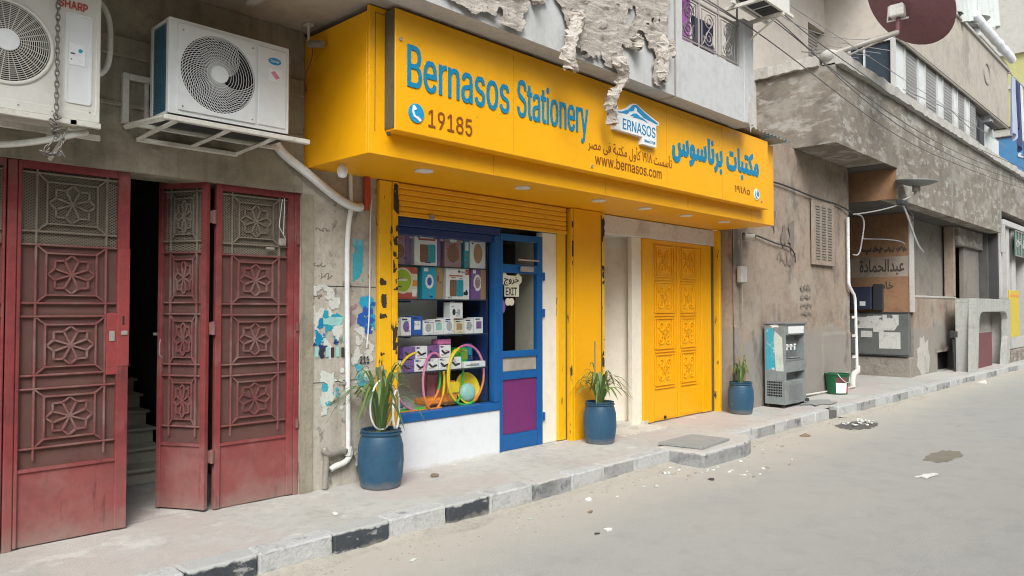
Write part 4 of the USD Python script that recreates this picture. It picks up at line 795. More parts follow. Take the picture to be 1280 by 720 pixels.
parts(so, 'bracket_rail', [box(.5, 1.58, 5.10, 5.13, 2.70, 2.734, .003), box(.5, 1.53, 4.93, 4.96, 2.737, 2.770, .003)], 'bracket_paint')
single('drain_hose', tube(smoothline([(.2, 5.36, 2.60), (.9, 5.25, 2.60), (1.2, 5.1, 2.63), (1.42, 5.0, 2.70), (1.5, 5.15, 2.74)], 8), .020), 'pvc_old', 'cream drain hose curving beneath the older outdoor unit', 'hose', smooth=True)

chn = thing('chain', 'rusty steel chain hanging in front of the older outdoor unit', 'chain', (1.29, 4.9, 3.2))
path = [(1.283, 4.91, 3.68 - .033 * k) for k in range(28)] + [(1.275 + .012 * math.sin(k * 2.1), 4.90 - .012 * math.cos(k * 1.7), 2.76 - .011 * k) for k in range(11)] + [(1.27 - .0165 * k, 4.90, 2.63 - .028 * k) for k in range(1, 4)] + [(1.24 + .025 * k, 4.90, 2.54 + .001 * k * k) for k in range(4)] + [(1.30 + .006 * k, 4.90, 2.565 + .03 * k) for k in range(5)]
for k, p in enumerate(path[:-1]):
    d = np.array(path[k + 1]) - p; d /= np.linalg.norm(d); s = np.cross(d, [0, 1, 0]); s /= np.linalg.norm(s)
    if k % 2: s = np.cross(d, s)
    a = np.linspace(0, 2 * PI, 10, endpoint=False)
    part(chn, 'link', tube([np.array(p) + d * .024 * math.cos(t) + s * .0105 * math.sin(t) for t in a], .0042, 5, closed=True), 'steel_chain', True)

# third unit high on the right of the overhang: only its underside shows
a3 = thing('air_conditioner', 'outdoor unit high above the right end of the overhang seen from below', 'air conditioner', (8.45, 3.95, 5.25))
part(a3, 'casing', cat(box(8.0, 8.86, 3.80, 4.10, 5.24, 5.85, .01), box(7.95, 8.9, 3.77, 3.80, 5.19, 5.225), box(7.95, 8.9, 4.08, 4.11, 5.19, 5.225)), 'ac_old')
part(a3, 'base_pan', cat(box(8.05, 8.4, 3.84, 4.06, 5.228, 5.238), box(8.46, 8.8, 3.84, 4.06, 5.228, 5.238)), 'fan_dark')
parts(a3, 'bracket_arm', [box(8.02, 8.06, 3.77, 4.21, 5.15, 5.188), box(8.60, 8.64, 3.77, 4.21, 5.15, 5.188), tube([(8.62, 3.85, 5.15), (8.62, 4.21, 4.95)], .012)], 'bracket_paint')
# ------------------------------------------------------------------ pipes on the pale pillar
single('insulated_pipe', tube(smoothline([(2.86, 5.30, 3.02), (2.93, 5.37, 2.93), (3.18, 5.38, 2.76), (3.45, 5.385, 2.60), (3.62, 5.385, 2.525), (3.72, 5.40, 2.515), (3.77, 5.45, 2.54)], 8), .036, 12), 'hose_white', 'thick white insulated pipe running from the outdoor unit down to the pillar', 'pipe', smooth=True)
cd = thing('drain_pipe', 'thin white drain pipe down the pale pillar ending in elbows behind the first barrel', 'pipe', (3.63, 5.4, .3))
part(cd, 'pipe', cat(tube([(3.64, 5.41, 2.80), (3.642, 5.40, 2.50)], .017), tube(smoothline([(3.642, 5.40, 2.50), (3.612, 5.40, 2.30), (3.605, 5.40, 2.05), (3.615, 5.405, 1.4), (3.635, 5.41, .46)], 6), .021)), 'plastic_white', True)
part(cd, 'elbow', cat(tube(smoothline([(3.635, 5.41, .47), (3.635, 5.405, .38), (3.60, 5.40, .355), (3.50, 5.40, .33), (3.455, 5.40, .31)]), .026), cyl((3.635, 5.41, .40), (3.635, 5.41, .47), .032)), 'pvc_old', True)
part(cd, 'trap', cat(tube(smoothline([(3.39, 5.40, .50), (3.41, 5.39, .46), (3.48, 5.39, .45), (3.60, 5.40, .44)]), .028), tube(smoothline([(3.69, 5.40, .42), (3.715, 5.39, .36), (3.70, 5.39, .30)]), .018), tube([(3.42, 5.405, .44), (3.41, 5.41, .16)], .024)), 'galv', True)
for z in (1.0, 1.85):
    part(cd, 'clip', box(3.585, 3.655, 5.40, 5.439, z, z + .03, .004), 'galv')
single('red_pipe_stub', cat(tube([(3.80, 5.40, 2.79), (3.80, 5.40, 2.50)], .026), tube([(3.84, 5.42, 2.79), (3.845, 5.42, 2.56)], .012)), 'red_pipe', 'short red pipe stub under the left end of the yellow sign', 'pipe', smooth=True)
single('thin_cable', tube(smoothline([(3.87, 5.425, 2.6), (3.86, 5.43, 2.1), (3.855, 5.43, 1.6), (3.83, 5.43, 1.3)]), .006, 6), 'plastic_white', 'thin white cable down the pillar beside the yellow frame', 'cable')

# torn posters and scribbles on the pillar
ps = thing('torn_posters', 'torn blue and white poster scraps stuck on the pale pillar', 'poster', (3.6, 5.43, 1.4))
PST = [(3.29, 3.58, 1.22, 1.68, 'poster_paper', 11, .47), (3.31, 3.56, 1.30, 1.62, 'text_blue', 12, .53), (3.40, 3.60, 1.42, 1.70, 'p_teal', 13, .53), (3.31, 3.60, 1.20, 1.40, 'p_navy', 14, .55), (3.33, 3.62, 1.26, 1.62, 'p_aqua', 24, .555), (3.69, 3.79, 1.86, 2.24, 'teal_sticker', 15, .36), (3.76, 3.92, 1.46, 1.78, 'p_cyan', 16, .48),
       (3.74, 3.92, 1.34, 1.70, 'p_blue', 17, .50), (3.68, 3.92, 1.16, 1.50, 'poster_paper', 18, .48), (3.70, 3.90, .98, 1.22, 'pale_sticker', 19, .47), (3.72, 3.88, .90, 1.16, 'teal_sticker', 20, .50), (3.38, 3.60, .74, 1.14, 'pale_sticker', 21, .46), (3.38, 3.60, .76, 1.04, 'teal_sticker', 22, .54), (3.27, 3.60, 1.60, 1.86, 'poster_paper', 23, .56), (3.60, 3.74, 1.46, 1.70, 'p_mauve', 25, .53)]
for i, (x0, x1, z0, z1, lk, sd, th_) in enumerate(PST):
    sh_ = noise_patch(x0, x1, z0, z1, 13, th_, sd)
    parts(ps, 'poster_scrap', [xz(extr(g_, .002 + .0004 * i), 0, 0, 5.4395) for g_ in getattr(sh_, 'geoms', [sh_]) if g_.area > 1.5e-4], lk)
part(ps, 'stencil_number', xz(words('211', .10, .06, .002, True), 3.76, 1.17, 5.432), 'p_black')
rng = np.random.default_rng(31)
for k in range(7):
    x = 3.33 + .05 * k; part(ps, 'poster_lettering', xz(extr(sbox(0, 0, .018, .07).buffer(.006), .0015), x, 1.24 + .01 * rng.random(), 5.433), 'p_black' if k % 2 else 'p_aqua')
gf = thing('wall_scribble', 'faint dark handwritten scribbles on the pale pillar', 'graffiti', (3.45, 5.43, 1.9))
for i, (x, z, w, hgt) in enumerate([(3.30, 1.98, .12, .05), (3.37, 1.88, .12, .07), (3.31, 1.72, .08, .05), (3.33, 2.28, .12, .04)]):
    t = np.linspace(0, 1, 40); ln = LineString(np.c_[x + w * t + .012 * np.sin(t * 23 + i), z + hgt * (.5 + .4 * np.sin(t * 17 + i * 2) * np.cos(t * 5))])
    part(gf, 'scribble', xz(extr(ln.buffer(.004, 2), .0015), 0, 0, 5.4395), 'graffiti_pale')

# ------------------------------------------------------------------ the yellow sign
sg = thing('shop_sign', 'long yellow box sign of a stationery shop with blue lettering', 'sign', (6.6, 5.0, 2.8))
SX0, SX1, SY, SZ0, SZ1 = 3.21, 9.985, 4.54, 2.79, 3.895
part(sg, 'fascia', cat(box(SX0, SX1, SY, SY + .03, SZ0, SZ1, .004), box(SX0, SX0 + .03, SY + .031, 5.438, SZ0 + .0, SZ1 - .04, .003), box(SX1 - .03, SX1, SY + .031, 5.46, SZ0, SZ1, .003)), 'yellow_paint')
for i in range(3):
    xa, xb = SX0 + .032 + i * 2.245, SX0 + .032 + (i + 1) * 2.245 - .003
    part(sg, 'soffit_panel', box(xa, min(xb, SX1 - .032), SY + .032, 5.456, SZ0 + .003, SZ0 + .02), 'yellow_paint')
BX0, BX1, BY, BZ0 = 3.36, 9.56, 4.42, 2.965
part(sg, 'letter_panel', box(BX0, BX1, BY, SY - .002, BZ0, 3.88, .006), 'yellow_paint', label='proud panel carrying the lettering')
part(sg, 'panel_seam', cat(box(3.352, 3.359, BY + .01, SY - .001, BZ0 + .02, 3.87), box(3.262, 3.266, SY - .003, SY - .0005, 2.96, 3.85), box(3.262, 3.35, SY - .003, SY - .0005, 3.846, 3.85)), 'rusty_seam')
parts(sg, 'bolt', [cyl((x, BY - .012, z), (x, BY, z), .014, 10) for x, z in [(3.405, 3.655), (9.35, 3.05), (5.72, 3.02)]], 'galv')
part(sg, 'corner_lamp_clip', cyl((3.34, 4.47, 2.93), (3.34, 4.47, 2.955), .014, 10), 'fan_dark')
parts(sg, 'fascia_seam', [box(x, x + .004, SY - .0022, SY - .0004, SZ0 + .01, BZ0 - .01) for x in (4.5, 6.1, 7.7, 9.3)] + [box(x, x + .003, BY - .0016, BY - .0003, BZ0 + .01, 3.87) for x in (4.62, 7.06, 8.30)], 'seam_shade')
# lettering
LM = 'text_blue'
part(sg, 'lettering', cat(*[xz(words('Bernasos', 1.092, .32, .007 - .0004 * q), 3.47 + .008 * q, 3.315, BY - .0005) for q in (0, 1)]), LM, label='blue word Bernasos')
part(sg, 'lettering', cat(*[xz(words('Stationery', .982, .32, .007 - .0004 * q), 4.67 + .008 * q, 3.315, BY - .0005) for q in (0, 1)]), LM, label='blue word Stationery')
part(sg, 'lettering', xz(words('19185', .46, .135, .006), 3.675, 3.045, BY - .0005), 'text_brown', label='brown phone number 19185')
em = part(sg, 'phone_emblem', xz(extr(Point(0, 0).buffer(.073, 20), .008), 3.555, 3.125, BY - .0005), 'logo_blue')
hs = LineString([(-.028, .04), (-.034, .01), (-.02, -.025), (.02, -.042)]).buffer(.008).union(LineString([(-.026, .045), (-.014, .032)]).buffer(.012)).union(LineString([(.012, -.036), (.032, -.048)]).buffer(.012))
part(em, 'handset', xz(extr(hs, .004), 3.555, 3.125, BY - .0087), 'sign_white')
part(sg, 'lettering', xz(arabic('head', 2.10, .375, .007, .9), 7.17, 3.275, BY - .0005), LM, label='large blue Arabic shop name')
part(sg, 'lettering', xz(arabic('since', 1.50, .165, .004, -.35), 5.66, 3.16, BY - .0005), 'text_brown', label='small brown Arabic line below the logo')
part(sg, 'lettering', xz(words('www.bernasos.com', 1.18, .105, .004), 5.77, 3.05, BY - .0005), 'text_brown', label='brown web address')
part(sg, 'lettering', xz(arabic('phone', .40, .085, .004), 8.62, 3.10, BY - .0005), 'text_brown', label='brown Arabic numerals')
e2 = part(sg, 'phone_emblem', xz(extr(Point(0, 0).buffer(.073, 20), .008), 9.21, 3.13, BY - .0005), 'sign_white')
part(e2, 'emblem_disc', xz(extr(Point(0, 0).buffer(.056, 20), .003), 9.21, 3.13, BY - .0087), 'logo_blue')
part(e2, 'handset', xz(extr(hs, .003), 9.21, 3.13, BY - .0119), 'sign_white')
# logo board
LX, LZ, LD = 6.03, 3.43, .05
outline = Polygon([(0, .0), (.52, .0), (.52, -.10), (.80, -.10), (.80, .22), (.86, .235), (.86, .27), (.56, .37), (.46, .41), (.40, .435), (.33, .42), (.24, .34), (.12, .285), (-.02, .25), (-.02, .225), (0, .21)])
outline = affinity.scale(outline, .93, .74, origin=(0, 0))
lb = part(sg, 'logo_board', xz(extr(outline, LD), LX, LZ, BY - .001), 'sign_white', label='white board with a blue mountain')
mt = Polygon([(.0, .235), (.13, .265), (.25, .325), (.33, .40), (.395, .42), (.47, .39), (.56, .345), (.845, .25), (.80, .24), (.62, .265), (.50, .28), (.40, .255), (.30, .245), (.18, .25)])
mt = mt.difference(Polygon([(.22, .245), (.27, .30), (.35, .325), (.37, .385), (.41, .38), (.42, .335), (.50, .30), (.58, .255), (.46, .28), (.40, .30), (.33, .28), (.28, .24)]))
mt = mt.union(Polygon([(.33, .232), (.40, .262), (.50, .268), (.57, .245), (.62, .22), (.54, .235), (.44, .24)]))
mt = affinity.scale(mt, .93, .74, origin=(0, 0))
part(lb, 'mountain', xz(extr(mt, .004), LX, LZ, BY - LD - .001), 'logo_blue')
part(lb, 'lettering', xz(words('ERNASOS', .59, .105, .004), LX + .135, LZ + .025, BY - LD - .001), 'text_blue')
part(lb, 'lettering', xz(words('Since 1918', .20, .026, .003, True), LX + .52, LZ - .045, BY - LD - .001), 'text_blue')
for x in (3.95, 5.15, 6.33, 7.2, 8.1, 9.05):
    dl = part(sg, 'downlight', lathe([(0, .0), (.075, .0), (.078, .004), (.078, .012), (0, .012)], 20, (x, 4.80, SZ0 - .010)), 'plastic_white', 30)
# tin flashing on top of the sign's right end
fl = grid(8.72, 10.1, 4.36, 5.45, 60, 6, lambda X, Y: 3.955 + .012 * np.sin(X * 60) + .03 * fb(X, Y, 2, 3)); fl2 = fl.copy(); fl2.vertices = np.asarray(fl2.vertices) + [0, 0, .004]; fl2.invert()
single('tin_flashing', cat(fl, fl2), 'flash_tin', 'flaking blue and grey tin flashing over the right end of the yellow sign', 'flashing', smooth=True)
cm = thing('security_camera', 'small white camera under the left corner of the yellow sign', 'camera', (3.30, 5.05, 2.76))
part(cm, 'camera_body', lathe([(0, -.055), (.03, -.045), (.042, -.015), (.042, .02), (.028, .045), (0, .05)], 18, (3.33, 5.06, 2.735)), 'plastic_white', True)
part(cm, 'mount', cyl((3.33, 5.06, 2.77), (3.33, 5.06, 2.792), .02), 'plastic_white')
c2 = thing('security_camera', 'small grey bullet camera under the soffit at the back corner of the sign', 'camera', (3.13, 5.3, 3.75))
part(c2, 'camera_body', cyl((3.12, 5.22, 3.74), (3.16, 5.08, 3.715), .028), 'galv', 30)
part(c2, 'mount', cat(cyl((3.12, 5.23, 3.74), (3.12, 5.23, 3.905), .012), box(3.09, 3.15, 5.2, 5.26, 3.885, 3.904)), 'pvc_old')
part(c2, 'cable', tube(smoothline([(3.13, 5.2, 3.73), (3.15, 5.25, 3.6), (3.13, 5.3, 3.45), (3.14, 5.28, 3.38)]), .005, 5), 'red_dusty')

# ------------------------------------------------------------------ yellow frames, shutter and pillar of the shop front
sp = thing('shop_pillar', 'yellow steel pillar between the glass shop door and the second doorway', 'pillar', (6.86, 5.4, .1))
part(sp, 'cladding', box(6.61, 7.115, 5.36, 5.74, .10, 2.788, .006), 'yellow_paint')
part(sp, 'edge_strip', cat(box(7.118, 7.20, 5.375, 5.46, .12, 2.785, .004), box(6.575, 6.606, 5.37, 5.46, .12, 2.785, .004)), 'yellow_worn')
part(sp, 'seam', cat(box(7.112, 7.1195, 5.352, 5.37, .3, 2.75), box(6.535, 6.572, 5.44, 5.6, .12, 2.785)), 'rusty_seam')
part(sp, 'guide_rail', box(6.40, 6.53, 5.42, 5.47, .17, 2.50, .005), 'yellow_worn')
fl_ = thing('shop_upright', 'rust spotted yellow steel upright left of the display window', 'upright', (4.03, 5.4, .6))
part(fl_, 'upright', cat(box(3.94, 4.075, 5.40, 5.46, .55, 2.785, .004), box(4.078, 4.135, 5.385, 5.47, .60, 2.785, .004)), 'yellow_worn')
for i, (x0, x1, z0, z1, sd) in enumerate([(4.02, 4.135, 2.50, 2.78, 71), (4.05, 4.13, 2.08, 2.42, 72), (4.04, 4.13, 1.78, 2.12, 73), (3.945, 4.02, 1.55, 1.95, 74), (4.05, 4.13, 1.18, 1.50, 75), (3.945, 4.01, 1.0, 1.3, 76)]):
    s_ = noise_patch(x0, x1, z0, z1, 16, .485, sd, .006)
    parts(fl_, 'rust_patch', [xz(extr(g_, .0015), 0, 0, 5.3845 if x1 > 4.08 else 5.3995) for g_ in getattr(s_.intersection(sbox(4.079, 0, 5, 3) if x1 > 4.08 else sbox(3, 0, 4.07, 3)), 'geoms', [s_.intersection(sbox(4.079, 0, 5, 3) if x1 > 4.08 else sbox(3, 0, 4.07, 3))]) if g_.area > 1e-4], 'rust')
for i, (x0, x1, z0, z1, sd) in enumerate([(7.12, 7.2, 2.4, 2.78, 81), (7.12, 7.2, 1.9, 2.2, 82), (6.576, 6.606, 2.0, 2.7, 83), (7.12, 7.19, .9, 1.3, 84)]):
    s_ = noise_patch(x0, x1, z0, z1, 15, .46, sd, .006)
    parts(sp, 'rust_patch', [xz(extr(g_, .0015), 0, 0, 5.3745 if x0 > 7 else 5.3695) for g_ in getattr(s_, 'geoms', [s_]) if g_.area > 1e-4], 'rust')
rs = thing('roller_shutter', 'rolled up yellow slatted shutter above the display window', 'shutter', (5.3, 5.42, 2.5))
for k in range(5):
    z0 = 2.525 + .0525 * k
    part(rs, 'slat', box(4.14, 6.53, 5.402, 5.43, z0, z0 + .0505, .010), 'yellow_shutter')
part(rs, 'bottom_bar', cat(box(4.14, 6.53, 5.395, 5.43, 2.485, 2.522, .005)), 'yellow_shutter')
part(rs, 'roller_drum', box(4.14, 6.53, 5.435, 5.455, 2.485, 2.788), 'rusty_seam')
for i, (x0, x1, sd) in enumerate([(4.25, 4.55, 91), (5.5, 5.8, 92), (6.2, 6.52, 93)]):
    s_ = noise_patch(x0, x1, 2.487, 2.56, 14, .47, sd, .006)
    parts(rs, 'rust_patch', [xz(extr(g_, .0015), 0, 0, 5.3948) for g_ in getattr(s_, 'geoms', [s_]) if g_.area > 1e-4 and g_.bounds[3] < 2.523], 'rusty_seam')
part(rs, 'padlock', box(4.50, 4.56, 5.38, 5.394, 2.475, 2.53, .006), 'galv')

# ------------------------------------------------------------------ display window with goods
dw = thing('display_window', 'blue framed display window with glass shelves over a white base wall', 'window', (4.8, 5.5, .15))
part(dw, 'base_wall', box(4.14, 5.50, 5.45, 5.56, .12, .60, .004), 'white_paint', label='white painted base wall')
part(dw, 'sill', box(4.137, 5.50, 5.435, 5.57, .602, .68, .005), 'blue_frame')
part(dw, 'frame_post', box(5.42, 5.50, 5.44, 5.53, .683, 2.40, .005), 'blue_frame')
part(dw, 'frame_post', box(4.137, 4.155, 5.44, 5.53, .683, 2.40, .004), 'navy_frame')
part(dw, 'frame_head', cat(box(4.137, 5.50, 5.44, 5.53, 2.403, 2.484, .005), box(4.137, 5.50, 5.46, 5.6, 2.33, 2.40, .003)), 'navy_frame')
part(dw, 'pane', box(4.156, 5.418, 5.490, 5.495, .683, 2.329), 'glass')
part(dw, 'back_panel', cat(box(4.0, 4.14, 5.56, 5.94, .6, 2.5), box(4.14, 5.05, 5.92, 5.95, .6, 1.95), box(4.14, 5.5, 5.5, 5.94, .55, .6)), 'p_white')
part(dw, 'back_board', cat(box(4.14, 5.5, 5.92, 5.95, 1.952, 2.5), box(5.05, 5.12, 5.92, 5.95, .6, 1.95)), 'navy_frame')
SH = [2.055, 1.735, 1.39, 1.045]
for z in SH:
    sf = part(dw, 'shelf', box(4.16, 5.42, 5.545, 5.90, z - .010, z), 'glass'); part(sf, 'edge', box(4.16, 5.42, 5.541, 5.5445, z - .011, z + .001), 'glass_dark')
for x in (4.50, 5.16):
    part(dw, 'shelf_upright', box(x, x + .035, 5.902, 5.919, .62, 2.35), 'navy_frame')
for k in range(2):
    part(dw, 'shelf_bracket', cat(*[box(4.50 + .66 * k, 4.53 + .66 * k, 5.70, 5.90, z - .03, z - .013) for z in SH]), 'navy_frame')
part(dw, 'side_board', box(5.455, 5.475, 5.60, 5.915, .68, 2.3), 'navy_frame')
part(dw, 'strip_lamp', box(4.22, 5.3, 5.58, 5.62, 2.31, 2.335), 'dado_strip', label='unlit strip lamp under the frame head')


def pack(x0, x1, z0, h, y0, d, look, label, prints=(), side=None):
    """A carton: box plus printed panels on its front, each slightly proud."""
    t = thing('carton', label, 'box', ((x0 + x1) / 2, y0 + d / 2, z0)); part(t, 'carton_body', box(x0, x1, y0, y0 + d, z0 + .001, z0 + h, .003), look)
    for i, (shp, lk) in enumerate(prints):
        w_ = x1 - x0; s = affinity.scale(shp, w_, h, origin=(0, 0)); part(t, 'print', xz(extr(s, .0012 + .0005 * i), x0, z0, y0 - .0004), lk)
    gq = np.random.default_rng(int(x0 * 997 + z0 * 131)); lk_ = ('p_navy', 'p_grey', 'p_red', 'p_tan', 'p_cyan')
    for q in range(4):
        a_, b_, c_, d_ = gq.random() * .7 + .05, gq.random() * .85 + .04, gq.random() * .22 + .05, gq.random() * .035 + .018
        part(t, 'print', xz(extr(affinity.scale(sbox(a_, b_, min(.97, a_ + c_), b_ + d_), x1 - x0, h, origin=(0, 0)), .0060 + .0003 * q), x0, z0, y0 - .0004), lk_[int(gq.integers(5))])
    if side: part(t, 'side_panel', box(x1 - side[0], x1 + .0015, y0 - .002, y0 + d, z0 + .003, z0 + h - .002), side[1])
    return t


el = lambda cx, cy, rx, ry: affinity.scale(Point(cx, cy).buffer(1, 12), rx, ry)
bagp = lambda cx: sbox(cx - .10, .15, cx + .10, .58).buffer(.05)
Y0 = 5.56
pack(4.17, 4.40, SH[0], .31, Y0, .18, 'p_mauve', 'mauve carton at the left end of the top window shelf', [(sbox(.05, .72, .4, .9), 'p_white'), (el(.45, .4, .3, .22), 'p_brown')], (.05, 'p_purple'))
pack(4.46, 4.78, SH[0], .33, Y0, .18, 'p_white', 'white carton with brown and teal bags on the top window shelf', [(bagp(.36).intersection(sbox(0, 0, 1, .62)), 'p_brown'), (bagp(.66), 'p_teal'), (sbox(.15, .74, .8, .79), 'p_red'), (el(.55, .88, .06, .05), 'p_black')], (.04, 'p_purple'))
pack(4.84, 5.06, SH[0], .30, Y0, .18, 'p_mauve', 'mauve carton in the middle of the top window shelf', [(el(.5, .45, .35, .3), 'p_brown'), (sbox(.3, .82, .7, .92), 'p_white')], None)
pack(5.10, 5.17, SH[0], .29, Y0, .18, 'p_teal', 'slim teal carton on the top window shelf', [(sbox(.2, .6, .8, .9), 'p_white')])
pack(5.18, 5.40, SH[0], .32, Y0, .18, 'p_white', 'white carton with a tan round picture on the top window shelf', [(el(.5, .48, .28, .32), 'p_tan'), (sbox(.2, .85, .7, .9), 'p_red')])
pack(4.165, 4.50, SH[1], .305, Y0, .2, 'p_green', 'striped carton with a lime oval on the second window shelf', [(sbox(.02, 0, .98, .2), 'p_red'), (sbox(.02, .2, .98, .4), 'p_cream'), (sbox(.02, .4, .98, .58), 'p_orange'), (sbox(.02, .58, .98, .78), 'p_cream'), (sbox(.02, .78, .98, .98), 'p_red'), (el(.46, .56, .36, .40), 'p_cream'), (el(.46, .56, .30, .34), 'p_lime'), (sbox(.28, .55, .62, .62), 'p_cream'), (sbox(.8, .08, .95, .3), 'p_white')])
pack(4.56, 4.73, SH[1], .31, Y0, .2, 'p_cyan', 'cyan carton with a white flower print on the second window shelf', [(el(.5, .55, .3, .22), 'p_white'), (el(.5, .55, .17, .13), 'p_blue'), (sbox(.1, .86, .4, .97), 'p_white')])
pack(4.735, 4.82, SH[1], .31, Y0 + .005, .2, 'p_tan', 'plain brown carton beside the cyan one on the second window shelf', [(sbox(.1, .55, .4, .75), 'p_brown')])
pack(4.86, 5.17, SH[1], .31, Y0, .2, 'p_white', 'white carton with two backpacks on the second window shelf', [(bagp(.30), 'p_brown'), (bagp(.58), 'p_teal'), (sbox(.12, .74, .7, .78), 'p_red'), (sbox(.82, .8, .99, .97), 'p_red'), (el(.55, .9, .05, .04), 'p_black'), (blob(.85, .2, .10, 9, .4, 2), 'p_black')])
pack(5.20, 5.40, SH[1], .315, Y0, .2, 'p_purple', 'purple carton with a pale round print on the second window shelf', [(el(.42, .55, .28, .27), 'p_white'), (el(.42, .55, .18, .18), 'p_mauve'), (sbox(.1, .85, .3, .97), 'p_white')], (.07, 'p_tan'))
SM = [('p_cream', 'p_grey'), ('p_white', 'p_purple'), ('p_blue', 'p_white'), ('p_white', 'p_grey'), ('p_white', 'p_aqua'), ('p_white', 'p_grey'), ('p_cream', 'p_tan'), ('p_white', 'p_grey'), ('p_white', 'p_purple')]
names = ['first', 'second', 'third', 'fourth', 'fifth', 'sixth', 'seventh', 'eighth', 'ninth']
for k, (a_, b_) in enumerate(SM):
    x0 = 4.17 + .134 * k; desc = {0: 'cream', 1: 'white and purple', 2: 'blue', 6: 'cream and tan'}.get(k, 'white')
    pack(x0, x0 + .122, SH[2], .15 + .012 * ((k * 7) % 3) + (.01 if k < 3 else -.01), Y0, .12, a_, f'small {desc} goods box, {names[k]} from the left on the third window shelf', [(el(.5, .5, .3, .3) if k % 2 else sbox(.2, .3, .8, .75), b_), (sbox(.1, .85, .6, .93), 'p_navy')])
pack(4.92, 5.09, SH[2] + .155, .16, Y0 + .01, .1, 'p_white', 'white mug box stacked on small boxes of the third window shelf', [(el(.3, .4, .12, .2), 'p_black'), (el(.68, .4, .12, .2), 'p_grey')])
bt = thing('bottle', 'orange and teal striped flask standing behind the small boxes on the third window shelf', 'bottle', (5.16, 5.80, SH[2]))
part(bt, 'flask', lathe([(0, .002), (.038, .002), (.04, .10), (.04, .12)], 16, (5.16, 5.80, SH[2])), 'p_aqua', 30); part(bt, 'band', lathe([(.0401, .12), (.0405, .25), (.03, .26)], 16, (5.16, 5.80, SH[2])), 'p_orange', 30); part(bt, 'cap', lathe([(0, .33), (.028, .33), (.03, .26), (0, .26)], 16, (5.16, 5.80, SH[2])), 'p_grey', 30)
bt = thing('bottle', 'dark green flask standing near the right of the third window shelf', 'bottle', (5.26, 5.81, SH[2]))
part(bt, 'flask', lathe([(0, .002), (.036, .002), (.038, .24), (.026, .26), (.026, .30), (0, .30)], 16, (5.26, 5.81, SH[2])), 'p_teal', 30)
for r in range(2):
    for k in range(6):
        x0 = 4.17 + .15 * k + .02 * r; z0 = SH[3] + .122 * r
        if r and k in (0, 5): continue
        lk = ('p_white', 'p_purple')[k % 2 if r else (k == 1)]
        pack(x0, x0 + .142, z0, .118, Y0 + .01 * r, .14, lk, f'white shoe print box, {names[k]} from the left in the {"upper" if r else "lower"} layer of the lowest shelf', [(LineString([(.2, .55), (.45, .3), (.8, .42)]).buffer(.08), 'p_black'), (sbox(.05, .8, .3, .95), 'p_purple')])
pack(5.08, 5.24, SH[3], .20, Y0 + .1, .1, 'p_green', 'bright green carton on the lowest window shelf', [(sbox(.5, .4, 1, .9), 'p_lime')])
pack(5.25, 5.33, SH[3], .24, Y0 + .12, .1, 'p_blue', 'blue carton at the right of the lowest window shelf', [(sbox(.2, .5, .8, .9), 'p_cyan')])
pack(5.10, 5.40, SH[3], .06, Y0, .08, 'p_white', 'flat white box at the right front of the lowest window shelf', [(sbox(.3, .3, .7, .7), 'p_grey')])
pack(4.78, 4.95, SH[3] + .245, .05, Y0 + .03, .1, 'p_hotpink', 'flat pink box on top of the shoe print boxes', [])
# toys on the window floor
def toy(name, label, cat_, at, parts_):
    t = thing(name, label, cat_, at)
    for n_, m_, lk_ in parts_: part(t, n_, m_, lk_, 35)
toy('storage_tray', 'teal plastic tray at the left of the window floor', 'tray', (4.32, 5.75, .6), [('tray', box(4.18, 4.44, 5.66, 5.9, .70, .78, .02), 'p_teal'), ('lid', box(4.20, 4.38, 5.68, 5.88, .782, .86, .02), 'p_cyan')])
toy('storage_tray', 'green and orange stacked trays in the middle of the window floor', 'tray', (4.5, 5.7, .6), [('tray', box(4.22, 4.62, 5.56, 5.64, .602, .70, .015), 'p_green'), ('tray', box(4.20, 4.8, 5.545, 5.558, .602, .69, .004), 'p_orange'), ('tray', box(4.64, 4.92, 5.60, 5.8, .70, .77, .02), 'p_orange')])
toy('toy_bag', 'yellow orange toy bag on the window floor', 'bag', (4.98, 5.7, .6), [('bag', box(4.90, 5.10, 5.62, 5.78, .68, .92, .04), 'p_orange'), ('flap', box(4.92, 5.08, 5.605, 5.62, .80, .91, .01), 'p_yellow')])
toy('toy_bag', 'pink round toy bag behind the orange one', 'bag', (5.0, 5.85, .7), [('bag', box(4.86, 5.16, 5.79, 5.91, .70, 1.03, .06), 'p_pink')])
toy('ball_bag', 'yellow dish with a pale green ball net leaning in the window corner', 'toy', (5.27, 5.7, .6), [('dish', trimesh.creation.revolve([(0, 0), (.12, .01), (.165, .05), (.15, .045), (.11, .018), (0, .01)], sections=30).apply_transform(trimesh.transformations.rotation_matrix(PI / 2 - .25, (1, 0, 0))).apply_translation((5.22, 5.68, .82)), 'p_yellow'), ('ball', trimesh.creation.icosphere(3, .10).apply_scale((1, .6, .95)).apply_translation((5.20, 5.62, .79)), 'p_aqua')])
def hoop(label, cx, cz, rx, rz, y, turn, looks, start=0.0):
    t = thing('hula_hoop', label, 'hula hoop', (cx, y, cz)); n_ = len(looks); N = 12
    for k, lk in enumerate(looks):
        a = start + 2 * PI * (k + np.linspace(-.02, 1.0, N)) / n_
        part(t, 'segment', tube(np.c_[cx + rx * np.cos(a), y + turn * np.cos(a), cz + rz * np.sin(a)], .0125, 8), lk, True)
hoop('tall hula hoop of pink, yellow and green segments at the left of the window', 4.54, .955, .30, .275, 5.585, .04, ['p_green', 'p_yellow', 'p_yellow', 'p_pink', 'p_pink', 'p_orange'], -.4)
hoop('narrow pink and orange hula hoop standing edge-on in the middle of the window', 4.70, .94, .16, .275, 5.555, .03, ['p_pink', 'p_hotpink', 'p_pink', 'p_orange', 'p_orange', 'p_yellow'], .5)
